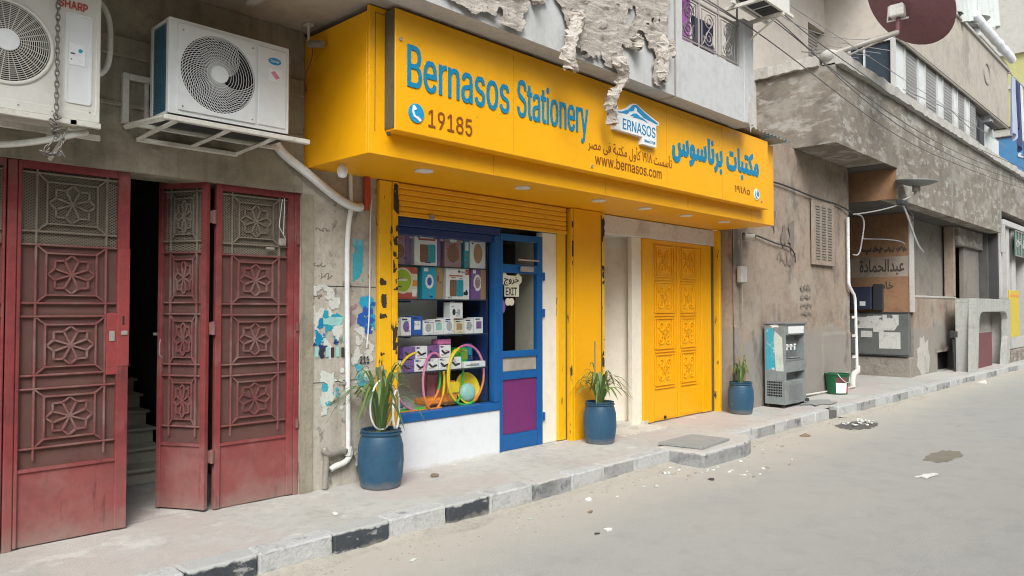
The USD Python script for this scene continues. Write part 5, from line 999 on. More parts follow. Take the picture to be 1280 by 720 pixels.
hoop('large hula hoop of purple pink and yellow at the right of the window', 5.13, .975, .275, .30, 5.56, .03, ['p_pink', 'p_hotpink', 'p_yellow', 'p_yellow', 'p_green', 'p_orange'], -.1)
hoop('narrow green hula hoop inside the right one', 5.02, .97, .14, .26, 5.59, .05, ['p_green', 'p_green', 'p_yellow', 'p_yellow', 'p_yellow', 'p_green'], -.9)

# ------------------------------------------------------------------ glass shop door
gd = thing('shop_door', 'blue framed glass shop door with a purple lower panel and an exit sticker', 'door', (5.83, 5.5, .16))
DX0, DX1 = 5.503, 6.16
part(gd, 'frame', cat(box(DX0, DX0 + .035, 5.44, 5.50, .16, 2.43, .004), box(DX1 - .085, DX1, 5.44, 5.50, .16, 2.43, .004), box(DX0 + .036, DX1 - .086, 5.442, 5.50, 2.36, 2.43, .004), box(DX0 + .036, DX1 - .086, 5.443, 5.50, 2.02, 2.11, .004)), 'blue_frame')
part(gd, 'bottom_rail', box(DX0 + .036, DX1 - .086, 5.446, 5.49, .165, .33, .004), 'blue_frame')
part(gd, 'mid_rail', box(DX0 + .036, DX1 - .086, 5.446, 5.49, .90, .985, .004), 'blue_frame')
part(gd, 'mid_rail', box(DX0 + .036, DX1 - .086, 5.446, 5.49, 1.13, 1.20, .004), 'blue_frame')
part(gd, 'purple_panel', box(DX0 + .036, DX1 - .086, 5.462, 5.48, .333, .897), 'purple_panel', label='purple lower panel')
part(gd, 'rail_gap', box(DX0 + .036, DX1 - .086, 5.465, 5.48, .988, 1.127), 'beige_render')
part(gd, 'pane', box(DX0 + .036, DX1 - .086, 5.468, 5.473, 1.203, 2.017), 'glass')
part(gd, 'pane', box(DX0 + .036, DX1 - .086, 5.468, 5.473, 2.113, 2.357), 'glass')
part(gd, 'door_closer', cat(box(5.78, 5.97, 5.39, 5.44, 2.035, 2.095, .012), tube([(5.72, 5.40, 2.16), (6.05, 5.40, 2.16)], .010)), 'galv', 30)
for z in (.42, 1.55, 1.95):
    part(gd, 'hinge', cyl((DX1 + .008, 5.43, z), (DX1 + .008, 5.43, z + .09), .013), 'blue_frame')
stk = sbox(.05, .0, .37, .20).union(Polygon([(-.02, .27), (.0, .19), (.06, .17), (.36, .17), (.43, .22), (.43, .29), (.39, .31), (.36, .345), (.31, .30), (.1, .305), (.04, .36), (.0, .32)])).buffer(.008)
stk = affinity.scale(stk, .66, .70, origin=(0, 0))
ex_ = part(gd, 'exit_sticker', xz(extr(stk, .003), 5.555, 1.775, 5.467), 'p_cream', label='cream exit sticker in Arabic and English')
part(ex_, 'lettering', cat(xz(words('EXIT', .17, .080, .002, True), 5.60, 1.785, 5.4638), xz(arabic('exit', .225, .092, .002, .8), 5.575, 1.885, 5.4638)), 'p_black')
part(gd, 'round_sticker', xz(extr(Point(0, 0).buffer(.040).union(Point(.055, .0).buffer(.040)), .003), 5.635, 1.715, 5.467), 'p_cream')
part(gd, 'round_sticker', xz(extr(affinity.scale(Point(0, 0).buffer(.05), .6, 1.3), .003), 5.565, 1.665, 5.467), 'p_purple')
part(gd, 'threshold', box(5.503, 6.56, 5.40, 5.60, .10, .163, .01), 'light_concrete')
sr = thing('shop_room', 'dim shop interior behind the glass door', 'room', (5.8, 6.5, .15))
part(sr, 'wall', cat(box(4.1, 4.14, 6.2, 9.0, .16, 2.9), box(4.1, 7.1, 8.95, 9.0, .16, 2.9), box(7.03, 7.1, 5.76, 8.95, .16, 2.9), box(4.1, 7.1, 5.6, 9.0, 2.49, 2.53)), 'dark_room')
part(sr, 'floor', box(4.14, 7.1, 5.602, 8.95, .10, .158), 'dado_strip')
part(sr, 'partition', box(6.08, 6.14, 5.51, 5.78, .16, 2.44), 'door_reveal', label='cream inner side wall')
part(sr, 'cabinet', cat(box(5.57, 5.85, 6.6, 7.2, .16, 1.3, .01), *[box(5.855, 5.875, 6.63, 7.17, .25 + .35 * k, .5 + .35 * k, .005) for k in range(3)]), 'wood_door')
part(b1, 'cream_filler', box(6.163, 6.40, 5.45, 5.54, .165, 2.484, .003), 'cream_paint')

# ------------------------------------------------------------------ second doorway and the yellow iron door
part(b1, 'door_lintel', box(7.20, 10.04, 5.44, 5.74, 2.555, 2.786, .008), 'lintel_white', label='dirty whitish lintel over the second doorway')
part(b1, 'cream_pier', cat(box(7.90, 8.11, 5.47, 5.53, .14, 2.553), extr(Polygon([(8.06, 5.532), (8.11, 5.532), (7.24, 6.46), (7.19, 6.41)]), 2.45).apply_translation((0, 0, .14))), 'cream_paint')
part(b1, 'cream_ceiling', extr(Polygon([(7.12, 5.745), (8.1, 5.745), (7.3, 6.5), (7.12, 6.5)]), .05).apply_translation((0, 0, 2.56)), 'cream_paint')
part(b1, 'doorway_step', cat(extr(Polygon([(7.20, 5.50), (7.895, 5.50), (8.05, 5.535), (7.2, 6.40)]), .105).apply_translation((0, 0, .10)), box(7.20, 8.12, 5.12, 5.49, .11, .163, .004)), 'dado_strip')
yd = thing('yellow_door', 'yellow iron double door with patterned panels right of the cream doorway', 'door', (9.0, 5.5, .16))
part(yd, 'frame', cat(box(8.115, 8.33, 5.44, 5.50, .16, 2.552, .005), box(9.62, 9.86, 5.44, 5.50, .16, 2.552, .005), box(8.331, 9.619, 5.442, 5.50, 2.50, 2.552, .004)), 'yellow_paint')
part(yd, 'corner_foot', box(8.08, 8.20, 5.43, 5.47, .145, .20, .004), 'dado_strip')
for li_, (u0, u1) in enumerate([(8.333, 8.97), (8.975, 9.617)]):
    lf_ = part(yd, 'door_leaf', cat(box(u0, u1, 5.455, 5.49, .165, 2.498, .003), box(u0, u0 + .03, 5.44, 5.456, .165, 2.498, .004), box(u1 - .03, u1, 5.44, 5.456, .165, 2.498, .004)), 'yellow_paint')
    a0, a1 = u0 + .06, u1 - .10 - .08 * li_
    for r in range(4):
        z1 = 2.47 - .48 * r; z0 = z1 - .40; mu, mv = (a0 + a1) / 2, (z0 + z1) / 2
        pr = [box(a0, a1, 5.438, 5.455, z - .009, z + .009, .004) for z in (z1, z0, z0 - .04)] + [box(u - .009, u + .009, 5.439, 5.455, z0 + .01, z1 - .01, .004) for u in (a0, a0 + .05, a1 - .05, a1)]
        part(lf_, 'panel_frame', cat(pr), 'yellow_paint')
        sc = []
        for s in (-1, 1):
            for t_ in (-1, 1):
                a = np.linspace(0, 2.6 * PI, 20); rr = .075 * (1 - a / (3.4 * PI)); sc.append(tube(np.c_[mu + s * (.08 + rr * np.cos(a) * .9), 0 * a + 5.449, mv + t_ * (.075 + rr * np.sin(a))], .011, 5))
        part(lf_, 'scroll_panel', cat(sc, xz(star_bars(mu, mv, .06, .014, .014), 0, 0, 5.455)), 'yellow_paint')
    part(lf_, 'kick_plate', box(u0 + .05, u1 - .05, 5.448, 5.4545, .19, .55, .004), 'yellow_paint')
part(yd, 'bolt_hole', cyl((8.62, 5.435, .20), (8.62, 5.456, .20), .022), 'black_hole')
yr = thing('shop_upright', 'narrow yellow upright at the right end of the shop front beside the brown wall', 'upright', (9.95, 5.42, .15))
part(yr, 'rail', box(9.955, 10.015, 5.36, 5.46, .14, 2.786, .005), 'yellow_worn')
part(yr, 'seam', box(9.865, 9.95, 5.45, 5.50, .16, 2.55), 'rusty_seam')

# ------------------------------------------------------------------ blue barrels with plants
def barrel(cx, cy, z, s, label, seed, leaves, spread, h):
    t = thing('plant_barrel', label, 'planter', (cx, cy, z)); R = .185 * s; H = .455 * s
    prof = [(0, .0), (R * .80, .0), (R * .86, .012), (R * .95, .10), (R * 1.0, H * .45), (R * .97, H * .72), (R * .88, H * .86), (R * .83, H * .90), (R * .84, H * .915), (R * .90, H * .925), (R * .91, H * .945), (R * .83, H * .955), (R * .83, H * .975), (R * .87, H * .98), (R * .87, H), (R * .80, H), (R * .80, H * .93), (0, H * .93)]
    b_ = part(t, 'barrel', lathe(prof, 36, (cx, cy, z)), 'barrel_blue', 35)
    part(t, 'soil', lathe([(0, H * .945), (R * .795, H * .935)], 20, (cx, cy, z)), 'soil')
    g = np.random.default_rng(seed)
    for k in range(leaves):
        th = 2 * PI * k / leaves + g.random() * .7; sp = spread * (.25 + .9 * g.random()); hh = h * (.6 + .5 * g.random()) * (1.15 - .5 * sp / spread); n_ = 9; u = np.linspace(0, 1, n_)
        rad = .03 + sp * u ** 1.4; zz = z + H * .93 + hh * (np.sin(u * PI * (.5 + .40 * min(1.6, sp / spread) * (.6 + .7 * g.random()))) / 1.0) * 1.0
        c = np.c_[cx + rad * np.cos(th), cy + rad * np.sin(th), zz]; side = np.array([-math.sin(th), math.cos(th), 0]); w_ = .017 * (1 - .25 * u) * np.clip((1 - u) * 6, 0, 1) * (.8 + .5 * g.random())
        V = np.vstack([c - side * w_[:, None], c + [0, 0, -.004], c + side * w_[:, None]]); F = []
        for i in range(n_ - 1):
            for o in (0, n_): F += [[o + i, o + i + 1, o + n_ + i + 1], [o + i, o + n_ + i + 1, o + n_ + i]]
        part(t, 'leaf', trim(V, F), ('leaf_green', 'leaf_dark', 'leaf_dry' if g.random() < .45 else 'leaf_green', 'leaf_green')[k % 4], True)
    return t


barrel(3.81, 5.19, .152, 1.05, 'largest blue plastic barrel with a spiky plant and wire hoop by the display window', 5, 46, .40, .62)
ba = thing('wire_hoop', 'white wire hoop round the plant of the first barrel', 'wire', (3.8, 5.2, .6))
a = np.linspace(0, 2 * PI, 40, endpoint=False)
part(ba, 'hoop', cat(tube(np.c_[3.80 + .20 * np.cos(a), 5.15 + .10 * np.cos(a), .84 + .21 * np.sin(a)], .008, 6, closed=True), tube(np.c_[3.90 + .07 * np.cos(a), 5.10 + .05 * np.cos(a), .79 + .16 * np.sin(a)], .010, 6, closed=True)), 'plastic_white', True)
t2 = barrel(6.735, 5.10, .152, 1.0, 'scuffed blue plastic barrel with a leafy plant in front of the yellow pillar', 9, 40, .33, .44)
part(t2, 'cane', tube([(6.68, 5.10, .6), (6.66, 5.11, .95), (6.65, 5.10, 1.28)], .011, 6), 'leaf_dry', label='tall dry flower stalk')
t3 = barrel(10.0, 5.06, .152, .98, 'blue plastic barrel with a thin dry plant left of the water cooler', 14, 16, .12, .40)
part(t3, 'cane', cat(tube([(10.0, 5.06, .6), (10.02, 5.07, 1.15)], .009, 6), tube([(10.08, 5.03, .6), (10.10, 5.02, .95)], .016, 6)), 'leaf_dry', label='thin dry stalks')
# ------------------------------------------------------------------ second building: brown wall, overhang, balcony, glazed loggia
b2 = thing('old_building', 'old grey and brown building with a long overhang beyond the yellow shop', 'building', (16, 5.2, 0))
WY = 5.20
wl = grid(10.06, 14.63, 0.10, 4.30, 150, 140, lambda X, Y: 0 * X); v = np.asarray(wl.vertices)
relief = .02 * (meshkit.fbm(np.c_[v[:, 0] * 1.3, v[:, 1] * 1.3, 0 * v[:, 0]], 4, 2) - .5) + .03 * np.clip(meshkit.fbm(np.c_[v[:, 0] * 2, v[:, 1] * 2, 0 * v[:, 0] + 7], 4, 5) - .56, 0, 1)
relief += np.where((v[:, 1] < 1.2) & (v[:, 0] > 13.3), .018, 0) + np.where((v[:, 1] < 1.36 + .04 * np.sin(v[:, 0] * 5)), .010, 0)
wl.vertices = np.c_[v[:, 0], WY - .004 - relief, v[:, 1]]
part(b2, 'street_wall', wl, 'brown_plaster', True, label='stained brown plaster wall')
part(b2, 'wall_core', cat(box(10.06, 14.63, WY + .01, 5.44, .1, 4.31), box(14.2, 14.63, 5.44, 6.4, .1, 4.31)), 'brown_plaster')
part(b2, 'corner_plaster', box(14.632, 14.66, WY - .01, 6.4, .1, 4.305), 'grey_concrete')
# overhang
OY2 = 4.50
part(b2, 'balcony_slab', cat(box(12.2, 15.26, OY2, 6.0, 4.31, 4.50)), 'grey_concrete')
part(b2, 'balcony_parapet', cat(box(12.2, 15.26, OY2, OY2 + .15, 4.501, 5.60), box(12.2, 12.35, OY2 + .151, 6.0, 4.501, 5.60)), 'grey_concrete')
part(b2, 'overhang_front', cat(box(15.262, 24.2, OY2 + .001, OY2 + .3, 3.72, 5.60), box(24.203, 31.5, OY2 + .002, OY2 + .3, 4.35, 5.60)), 'grey_concrete')
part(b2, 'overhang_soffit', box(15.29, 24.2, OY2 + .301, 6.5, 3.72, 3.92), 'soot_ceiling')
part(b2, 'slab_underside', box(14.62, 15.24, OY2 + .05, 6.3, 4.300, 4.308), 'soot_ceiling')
part(b2, 'beam_side', box(15.252, 15.261, OY2 + .02, 6.2, 3.725, 4.308), 'orange_plaster', label='orange brown side of the dropped beam')
parts(b2, 'plaster_strip', [box(19.1, 19.15, OY2 - .010, OY2, 3.9, 5.15), box(24.12, 24.2, OY2 - .012, OY2, 3.72, 4.9), box(18.5, 18.53, OY2 - .008, OY2, 4.9, 5.2)], 'cover_slab')
def coping(p0, p1, wdt, z, seed, n):
    t = np.linspace(0, 1, n); g = np.random.default_rng(seed); a, b = np.array(p0), np.array(p1); d = (b - a) / np.linalg.norm(b - a); nrm = np.array([d[1], -d[0]])
    V = []
    for i in range(n):
        c = a + (b - a) * t[i]; j = g.random(4) * .03
        for (o, zz) in ((-wdt / 2 + j[0], z + .0 - j[1]), (wdt / 2 - j[1], z - j[2] * 1.2), (wdt / 2 - j[3], z + .14 + j[0]), (-wdt / 2 + j[2], z + .14 + j[3])):
            q = c - nrm * -o; V.append((q[0], q[1], zz))
    F = []
    for i in range(n - 1):
        for k in range(4):
            a_, b_, c_, d_ = 4 * i + k, 4 * i + (k + 1) % 4, 4 * i + 4 + (k + 1) % 4, 4 * i + 4 + k; F += [[a_, b_, c_], [a_, c_, d_]]
    F += [[0, 2, 1], [0, 3, 2]]; e = 4 * (n - 1); F += [[e, e + 1, e + 2], [e, e + 2, e + 3]]
    m = trim(V, F); trimesh.repair.fix_normals(m); return m
part(b2, 'coping', coping((12.2, 4.56), (31.5, 4.56), .36, 5.60, 4, 120), 'light_concrete', label='rough pale coping along the parapet')
part(b2, 'coping', coping((12.27, 4.75), (12.27, 6.0), .34, 5.60, 6, 16), 'light_concrete')
part(b2, 'coping_lump', trimesh.creation.icosphere(2, .17).apply_scale((1.2, .9, .7)).apply_translation((12.32, 4.62, 5.74)), 'light_concrete', True)
# walls behind the balcony
part(b2, 'balcony_back_wall', cat(box(8.7, 14.45, 5.84, 6.1, 3.95, 8.6), box(14.45, 15.3, 5.84, 6.1, 7.25, 8.6), box(14.45, 15.3, 5.84, 6.1, 3.95, 6.3), box(8.7, 12.2, 5.9, 6.1, 4.31, 4.4)), 'balcony_render')
part(b2, 'window_jamb', box(15.301, 15.45, 5.842, 6.1, 6.2, 7.4), 'balcony_render')
part(b2, 'balcony_ceiling', box(8.7, 15.32, 4.6, 5.84, 8.45, 8.6), 'balcony_render')
wn = part(b2, 'window', box(14.45, 15.3, 6.0, 6.05, 6.3, 7.25), 'pane_grey', label='recessed shuttered window at the back of the balcony')
for k in range(14): part(wn, 'slat', box(14.5, 15.25, 5.97, 5.999, 6.33 + .065 * k, 6.38 + .065 * k, .004), 'iron_pale')
part(b2, 'loggia_side_wall', cat(box(15.3, 15.45, 5.40, 5.84, 4.5, 8.45), box(15.3, 15.45, 4.55, 5.40, 6.86, 8.45), box(15.3, 15.45, 4.55, 5.40, 4.5, 4.9)), 'balcony_render')
sd = part(b2, 'balcony_door', yz(cat(box(0, .83, 0, 1.94, -.06, -.05)), 15.3, 5.39, 4.91), 'glass_dark', label='dark glazed door from balcony to loggia')
part(sd, 'frame', yz(cat(box(0, .04, 0, 1.94, -.049, 0), box(.79, .83, 0, 1.94, -.049, 0.002), box(.041, .789, 1.90, 1.94, -.049, 0), box(.28, .31, 0, 1.9, -.049, -.01)), 15.3, 5.39, 4.91), 'pane_white')
single('balcony_rack', cat(tube([(13.0, 4.55, 5.95), (13.05, 5.4, 6.2)], .012, 6), *[tube([(12.6, 4.6 + .2 * k, 6.05), (15.2, 4.55 + .2 * k, 6.55)], .006, 5) for k in range(4)], tube([(12.4, 4.6, 5.78), (13.8, 4.5, 6.4)], .014, 6)), 'cable_grey', 'thin wires of a drying rack above the corner of the balcony', 'rack')
# loggia glazing: pale panels alternating with grey shutters
xs = [15.30, 15.9, 16.75, 17.25, 18.15, 18.6, 19.45, 19.85, 20.55, 20.95, 21.7]; k = 0
for x0, x1 in zip(xs[:-1], xs[1:]):
    w_ = part(b2, 'loggia_panel', box(x0 + .015, x1 - .015, 4.54, 4.575, 5.75, 6.80, .004), 'pane_white' if k % 2 == 0 or k == 0 else 'pane_grey')
    if k % 2: part(w_, 'louvre', cat(*[box(x0 + .05, x1 - .05, 4.532, 4.5395, 5.78 + .07 * j, 5.83 + .07 * j) for j in range(14)]), 'pane_grey')
    part(b2, 'mullion', box(x0 - .014, x0 + .014, 4.51, 4.60, 5.74, 6.82), 'white_trim'); k += 1
part(b2, 'loggia_rail', cat(box(15.3, 21.75, 4.505, 4.60, 5.735, 5.765), tube([(15.3, 4.47, 6.80), (25.2, 4.47, 6.78)], .025)), 'galv')
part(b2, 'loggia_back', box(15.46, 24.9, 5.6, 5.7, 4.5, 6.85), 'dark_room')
part(b2, 'upper_front', cat(box(15.302, 25.2, 4.45, 4.62, 6.83, 8.42), box(15.46, 25.2, 4.63, 6.0, 6.835, 7.0), box(25.02, 25.2, 4.63, 6.0, 7.0, 8.4)), 'beige_render', label='stained beige front of the upper storey')
part(b2, 'upper_coping', cat(box(15.3, 25.25, 4.40, 4.66, 8.42, 8.50, .01), box(18.0, 25.2, 4.46, 4.60, 8.501, 8.62)), 'light_concrete')
part(b2, 'upper_back', box(16, 25, 6.0, 6.2, 7, 12), 'far_concrete')
a = np.linspace(0, 2 * PI, 30, endpoint=False); part(b2, 'wall_ring', tube(np.c_[22.5 + .32 * np.cos(a), 0 * a + 4.44, 7.75 + .26 * np.sin(a)], .02, 6, closed=True), 'galv', label='round mark on the beige front')
part(b2, 'upper_shutter', box(18.1, 19.9, 4.66, 4.72, 8.63, 9.6), 'navy_cloth')
part(b2, 'end_window', cat(box(21.9, 23.2, 4.70, 4.76, 5.75, 6.75), ), 'pane_grey')
part(b2, 'end_frame', cat(box(22.1, 22.9, 4.58, 4.69, 5.75, 6.35, .01), box(23.2, 23.55, 4.52, 4.76, 5.74, 6.83), box(23.55, 24.3, 4.54, 4.6, 5.74, 6.3, .005)), 'pane_white')
part(b2, 'end_shutter', cat(box(22.0, 22.5, 4.52, 4.57, 5.78, 6.5, .005), box(22.5, 23.4, 4.35, 4.52, 6.45, 6.5, .005)), 'fan_dark')

tp = thing('tarpaulin', 'pale grey tarpaulin bundle on the upper balcony above the loggia', 'tarpaulin', (20, 4.5, 8.6))
part(tp, 'sheet', cloth(18.9, 21.9, 4.42, 8.5, 10.3, 3, .10, 26, .35), 'tarp_grey', 40)
part(tp, 'sheet', cloth(21.3, 23.2, 4.34, 8.95, 10.6, 8, .12, 17, .2), 'tarp_grey', 40)
single('white_sheet', tube([(20.6 + .35 * k, 4.33 + .012 * math.sin(k * 3), 8.74 - .012 * math.cos(k * 2)) for k in range(14)], .11, 10), 'sheet_white', 'rolled white sheet lying along the upper balcony edge', 'sheet', smooth=True)
for i, (x, z0, w_, lk, lab) in enumerate([(25.35, 6.6, .5, 'cloth_paleblue', 'pale blue shirt hanging first on the washing line'), (25.85, 6.9, .35, 'navy_cloth', 'navy trousers on the washing line'), (26.25, 6.4, .3, 'p_navy', 'dark blue towel on the washing line'), (26.6, 6.7, .45, 'tarp_grey', 'light grey shirt on the washing line'), (27.2, 6.2, .4, 'navy_cloth', 'dark garment at the far end of the washing line')]):
    single('laundry', cloth(x, x + w_, 4.40, z0, 8.35, i, .05, 12, .2), lk, lab, 'laundry', smooth=40)
single('washing_line', cat(tube([(25.1, 4.40, 8.37), (29, 4.40, 8.40)], .012, 6), tube([(25.15, 4.55, 8.37), (25.15, 4.36, 8.37)], .02, 6)), 'cable_grey', 'washing line on a bracket at the end of the beige upper front', 'line')

# recess under the overhang
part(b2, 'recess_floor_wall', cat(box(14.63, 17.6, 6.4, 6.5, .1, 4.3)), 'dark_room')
part(b2, 'recess_wall', box(17.6, 17.9, 4.98, 6.39, 1.56, 3.715), 'orange_plaster', label='orange plaster side wall with handwriting')
part(b2, 'recess_frame', cat(box(17.585, 17.9, 4.955, 4.978, 1.56, 3.715)), 'light_concrete')
part(b2, 'stone_base', box(17.59, 17.9, 4.97, 6.39, .1, .575, .02), 'stone_base')
gp = thing('notice_panel', 'dark grey steel panel with torn white notices in the covered recess', 'panel', (17.6, 5.6, .58))
part(gp, 'panel', box(17.56, 17.75, 5.0, 6.30, .60, 1.56, .006), 'grey_door'); parts(gp, 'edge', [box(17.552, 17.559, 5.0, 6.3, 1.53, 1.56), box(17.552, 17.559, 5.0, 6.3, .60, .63)], 'fan_dark')
g = np.random.default_rng(12)
for i, (y0, w_, z0, h_, torn) in enumerate([(5.60, .44, .76, .36, 0), (5.72, .22, 1.12, .36, 1), (5.52, .33, 1.16, .34, 1), (5.85, .2, 1.2, .27, 1), (6.05, .26, 1.2, .25, 1), (5.98, .24, 1.0, .14, 0)]):
    s = sbox(0, 0, w_, h_)
    if torn: s = s.intersection(unary_union([blob(w_ * g.random(), h_ * g.random(), h_ * .45, 12, .5, 60 + i * 7 + q) for q in range(4)]))
    if not s.is_empty: part(gp, 'notice', yz(extr(s, .002 + .0006 * i), 17.559, y0, z0), 'poster_paper')
part(b2, 'paint_band', yz(extr(noise_patch(0, 1.25, 2.34, 2.78, 2.5, .30, 61, .02), .0015), 17.5995, 6.25, 0), 'brown_plaster', label='pale band of bare plaster')
gw = thing('wall_handwriting', 'black handwritten Arabic words on the orange side wall of the recess', 'graffiti', (17.6, 5.5, 2.4))
part(gw, 'lettering', yz(arabic('abd', .92, .34, .004, 1.2), 17.5985, 6.0, 2.38), 'graffiti_faded', label='larger upper word'); part(gw, 'lettering', yz(arabic('khas', .42, .22, .004, 1.0), 17.5995, 5.72, 2.02), 'graffiti_faded')
t_ = np.linspace(0, 1, 40)
for q in range(4):
    part(gw, 'faded_line', yz(extr(LineString(np.c_[.20 * t_, .05 * np.sin(t_ * 15 + q) * np.cos(t_ * 6 + 2 * q) + .03 * np.sin(t_ * 33)]).buffer(.011, 2), .003), 17.5995, 5.95 - .24 * q, 2.92 + .02 * (q % 2)), 'graffiti_faded')
cb = thing('junction_cabinet', 'black metal cabinet hanging on the recess side wall above the notices', 'cabinet', (17.5, 5.95, 1.6))
part(cb, 'body', box(17.42, 17.59, 5.72, 6.15, 1.62, 2.12, .01), 'navy_cloth'); part(cb, 'side_box', box(17.5, 17.592, 5.50, 5.70, 1.60, 2.18, .01), 'fan_dark'); part(cb, 'tape', box(17.414, 17.419, 5.83, 5.95, 1.70, 1.80), 'p_white')
# openings to the right of the recess
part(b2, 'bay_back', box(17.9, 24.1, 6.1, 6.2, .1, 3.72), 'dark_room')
parts(b2, 'bay_panel', [box(19.0, 21.4, 5.25, 5.35, 1.8, 3.715), box(22.3, 23.95, 5.0, 5.1, 1.8, 3.25)], 'grey_panel')
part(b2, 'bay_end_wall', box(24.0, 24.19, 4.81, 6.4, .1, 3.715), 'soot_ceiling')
parts(b2, 'bay_post', [box(21.25, 21.42, 4.98, 5.2, 1.932, 3.715, .01), box(17.905, 17.98, 4.99, 5.2, 1.932, 3.715)], 'brown_plaster')
part(b2, 'bay_lintel', box(21.43, 24.1, 4.9, 5.25, 3.25, 3.715, .02), 'grey_concrete')
lw = thing('low_wall', 'stained low plaster wall with a dark hatch beside the notice panel', 'wall', (19.6, 5.1, .1))
part(lw, 'wall', xz(extr(sbox(17.92, .08, 21.45, 1.88).difference(sbox(19.75, .08, 21.25, .60)), .30), 0, 0, 5.30), 'brown_plaster'); part(lw, 'cap', box(17.9, 21.47, 4.985, 5.31, 1.88, 1.93, .01), 'light_concrete')
part(lw, 'hatch', box(19.76, 21.24, 5.15, 5.2, .08, .595), 'fan_dark'); part(lw, 'hatch_lintel', box(19.6, 21.4, 4.975, 4.998, .60, .70, .005), 'grey_concrete'); part(lw, 'base_patch', xz(extr(blob(18.6, .55, .5, 18, .3, 4, .8, .9).intersection(sbox(17.95, .1, 19.5, 1.5)), .006), 0, 0, 4.9995), 'light_concrete')
bo = thing('concrete_booth', 'pale concrete booth with a rounded opening and a maroon board inside', 'booth', (21.8, 4.6, .1))
arch = Polygon([(20.36, .1), (20.58, 1.38), (20.72, 1.52), (20.9, 1.56), (23.4, 1.56), (23.6, 1.5), (23.7, 1.36), (23.7, .9), (23.5, .45), (23.4, .1)])
part(bo, 'front', xz(extr(Polygon([(20.05, .06), (20.22, 1.88), (24.1, 1.88), (24.1, .9), (23.9, .3), (23.8, .06)]).difference(arch), .14), 0, 0, 4.44), 'booth_paint')
part(bo, 'shell', cat(box(20.23, 24.05, 4.441, 4.72, 1.78, 1.878), box(20.21, 20.34, 4.441, 4.72, .06, 1.775), box(23.85, 23.95, 4.441, 4.72, .06, 1.775)), 'booth_paint'); part(bo, 'back', box(20.35, 23.84, 4.70, 4.74, .06, 1.77), 'light_concrete')
part(bo, 'board', xz(extr(Polygon([(21.2, .08), (21.6, 1.02), (22.95, 1.02), (22.95, .08)]), .03), 0, 0, 4.55), 'maroon_board'); part(bo, 'iron_bracket', cat(tube([(20.0, 4.75, 1.1), (19.9, 4.7, .9), (20.02, 4.7, .1)], .03, 6), box(19.8, 20.1, 4.65, 4.75, .95, 1.1, .01)), 'fan_dark')

# third building further on
b3 = thing('far_shop_building', 'building with maroon shutters and white pilasters at the far end of the row', 'building', (26, 4.6, 0))
part(b3, 'wall', cat(box(24.2, 31.5, 5.1, 5.3, .1, 4.6), box(24.2, 24.35, 4.6, 5.1, .1, 4.35)), 'dark_room')
for x0, x1 in ((24.36, 24.62), (25.2, 25.5), (25.9, 26.35), (27.6, 27.9), (29.2, 29.5)):
    part(b3, 'pilaster', box(x0, x1, 4.55, 4.8, .75, 3.95, .01), 'white_trim')
for x0, x1 in ((24.65, 25.18), (26.6, 27.2), (28.2, 29)):
    part(b3, 'shutter', box(x0, x1, 4.7, 4.76, .75, 3.9, .01), 'wood_red')
part(b3, 'window_frame', cat(box(24.36, 29.5, 4.46, 4.62, 3.96, 4.12, .01), box(24.36, 24.5, 4.46, 4.54, 3.2, 3.955)), 'white_trim'); part(b3, 'base_step', cat(box(24.3, 31.5, 4.35, 5.1, .05, .45, .02), box(24.3, 31.5, 4.6, 5.1, .451, .74, .02)), 'grey_concrete'); part(b3, 'base_white', box(25.2, 31.5, 4.56, 4.598, .47, .80), 'white_trim')
gg = thing('green_shop_sign', 'dark green grille sign with pale lettering at the far right', 'sign', (27, 4.45, 3.5))
part(gg, 'board', box(25.6, 28.8, 4.42, 4.45, 3.15, 3.9), 'green_grille'); part(gg, 'frame', cat(*[box(25.6, 28.8, 4.395, 4.418, z, z + .03) for z in (3.15, 3.87)], *[box(x, x + .035, 4.396, 4.418, 3.18, 3.87) for x in np.arange(25.6, 28.8, .4)]), 'galv')
for k in range(4): part(gg, 'lettering', xz(arabic('sel' if k % 2 else 'exit', .62, .26, .01), 25.75 + .76 * k, 3.42, 4.416), 'white_trim')
yb = thing('yellow_board', 'plain yellow board leaning beside the concrete booth', 'board', (24.6, 4.4, .9)); part(yb, 'board', box(24.05, 25.3, 4.30, 4.34, .85, 2.14, .01), 'yellow_board'); part(yb, 'red_band', box(24.1, 25.25, 4.294, 4.299, 1.96, 2.02), 'p_orange')
# far buildings closing the street
f1 = thing('far_building', 'distant concrete block with a blue shop sign closing the street', 'building', (38, 7, 0))
part(f1, 'wall', box(36, 46, 2.0, 14, .0, 9.3), 'far_concrete'); part(f1, 'blue_sign', box(35.9, 35.99, 3.0, 7.6, 6.2, 8.6, .02), 'far_blue'); part(f1, 'lettering', yz(arabic('sel', 1.4, .5, .02), 35.89, 6.05, 7.7), 'white_trim'); part(f1, 'green_awning', box(35.7, 35.99, 3.0, 7.6, 9.0, 9.75, .02), 'far_yellow'); part(f1, 'ledge', box(35.8, 35.99, 3.0, 8, 8.65, 8.95, .02), 'far_concrete')
f2 = thing('far_building', 'distant yellow green block behind the washing line', 'building', (47, 8, 0))
part(f2, 'wall', box(46.5, 58, 0, 16, 0, 15.3), 'far_yellow'); part(f2, 'cornice', cat(box(46.3, 46.49, 0, 16, 15.0, 15.4), box(46.4, 46.49, 0, 16, 13.2, 13.4)), 'far_concrete'); part(f2, 'upper_storey', box(46.6, 58, 0, 16, 15.31, 22), 'far_concrete')
part(f2, 'window', box(46.44, 46.495, 8.3, 9.3, 11.2, 13.0), 'glass_dark')

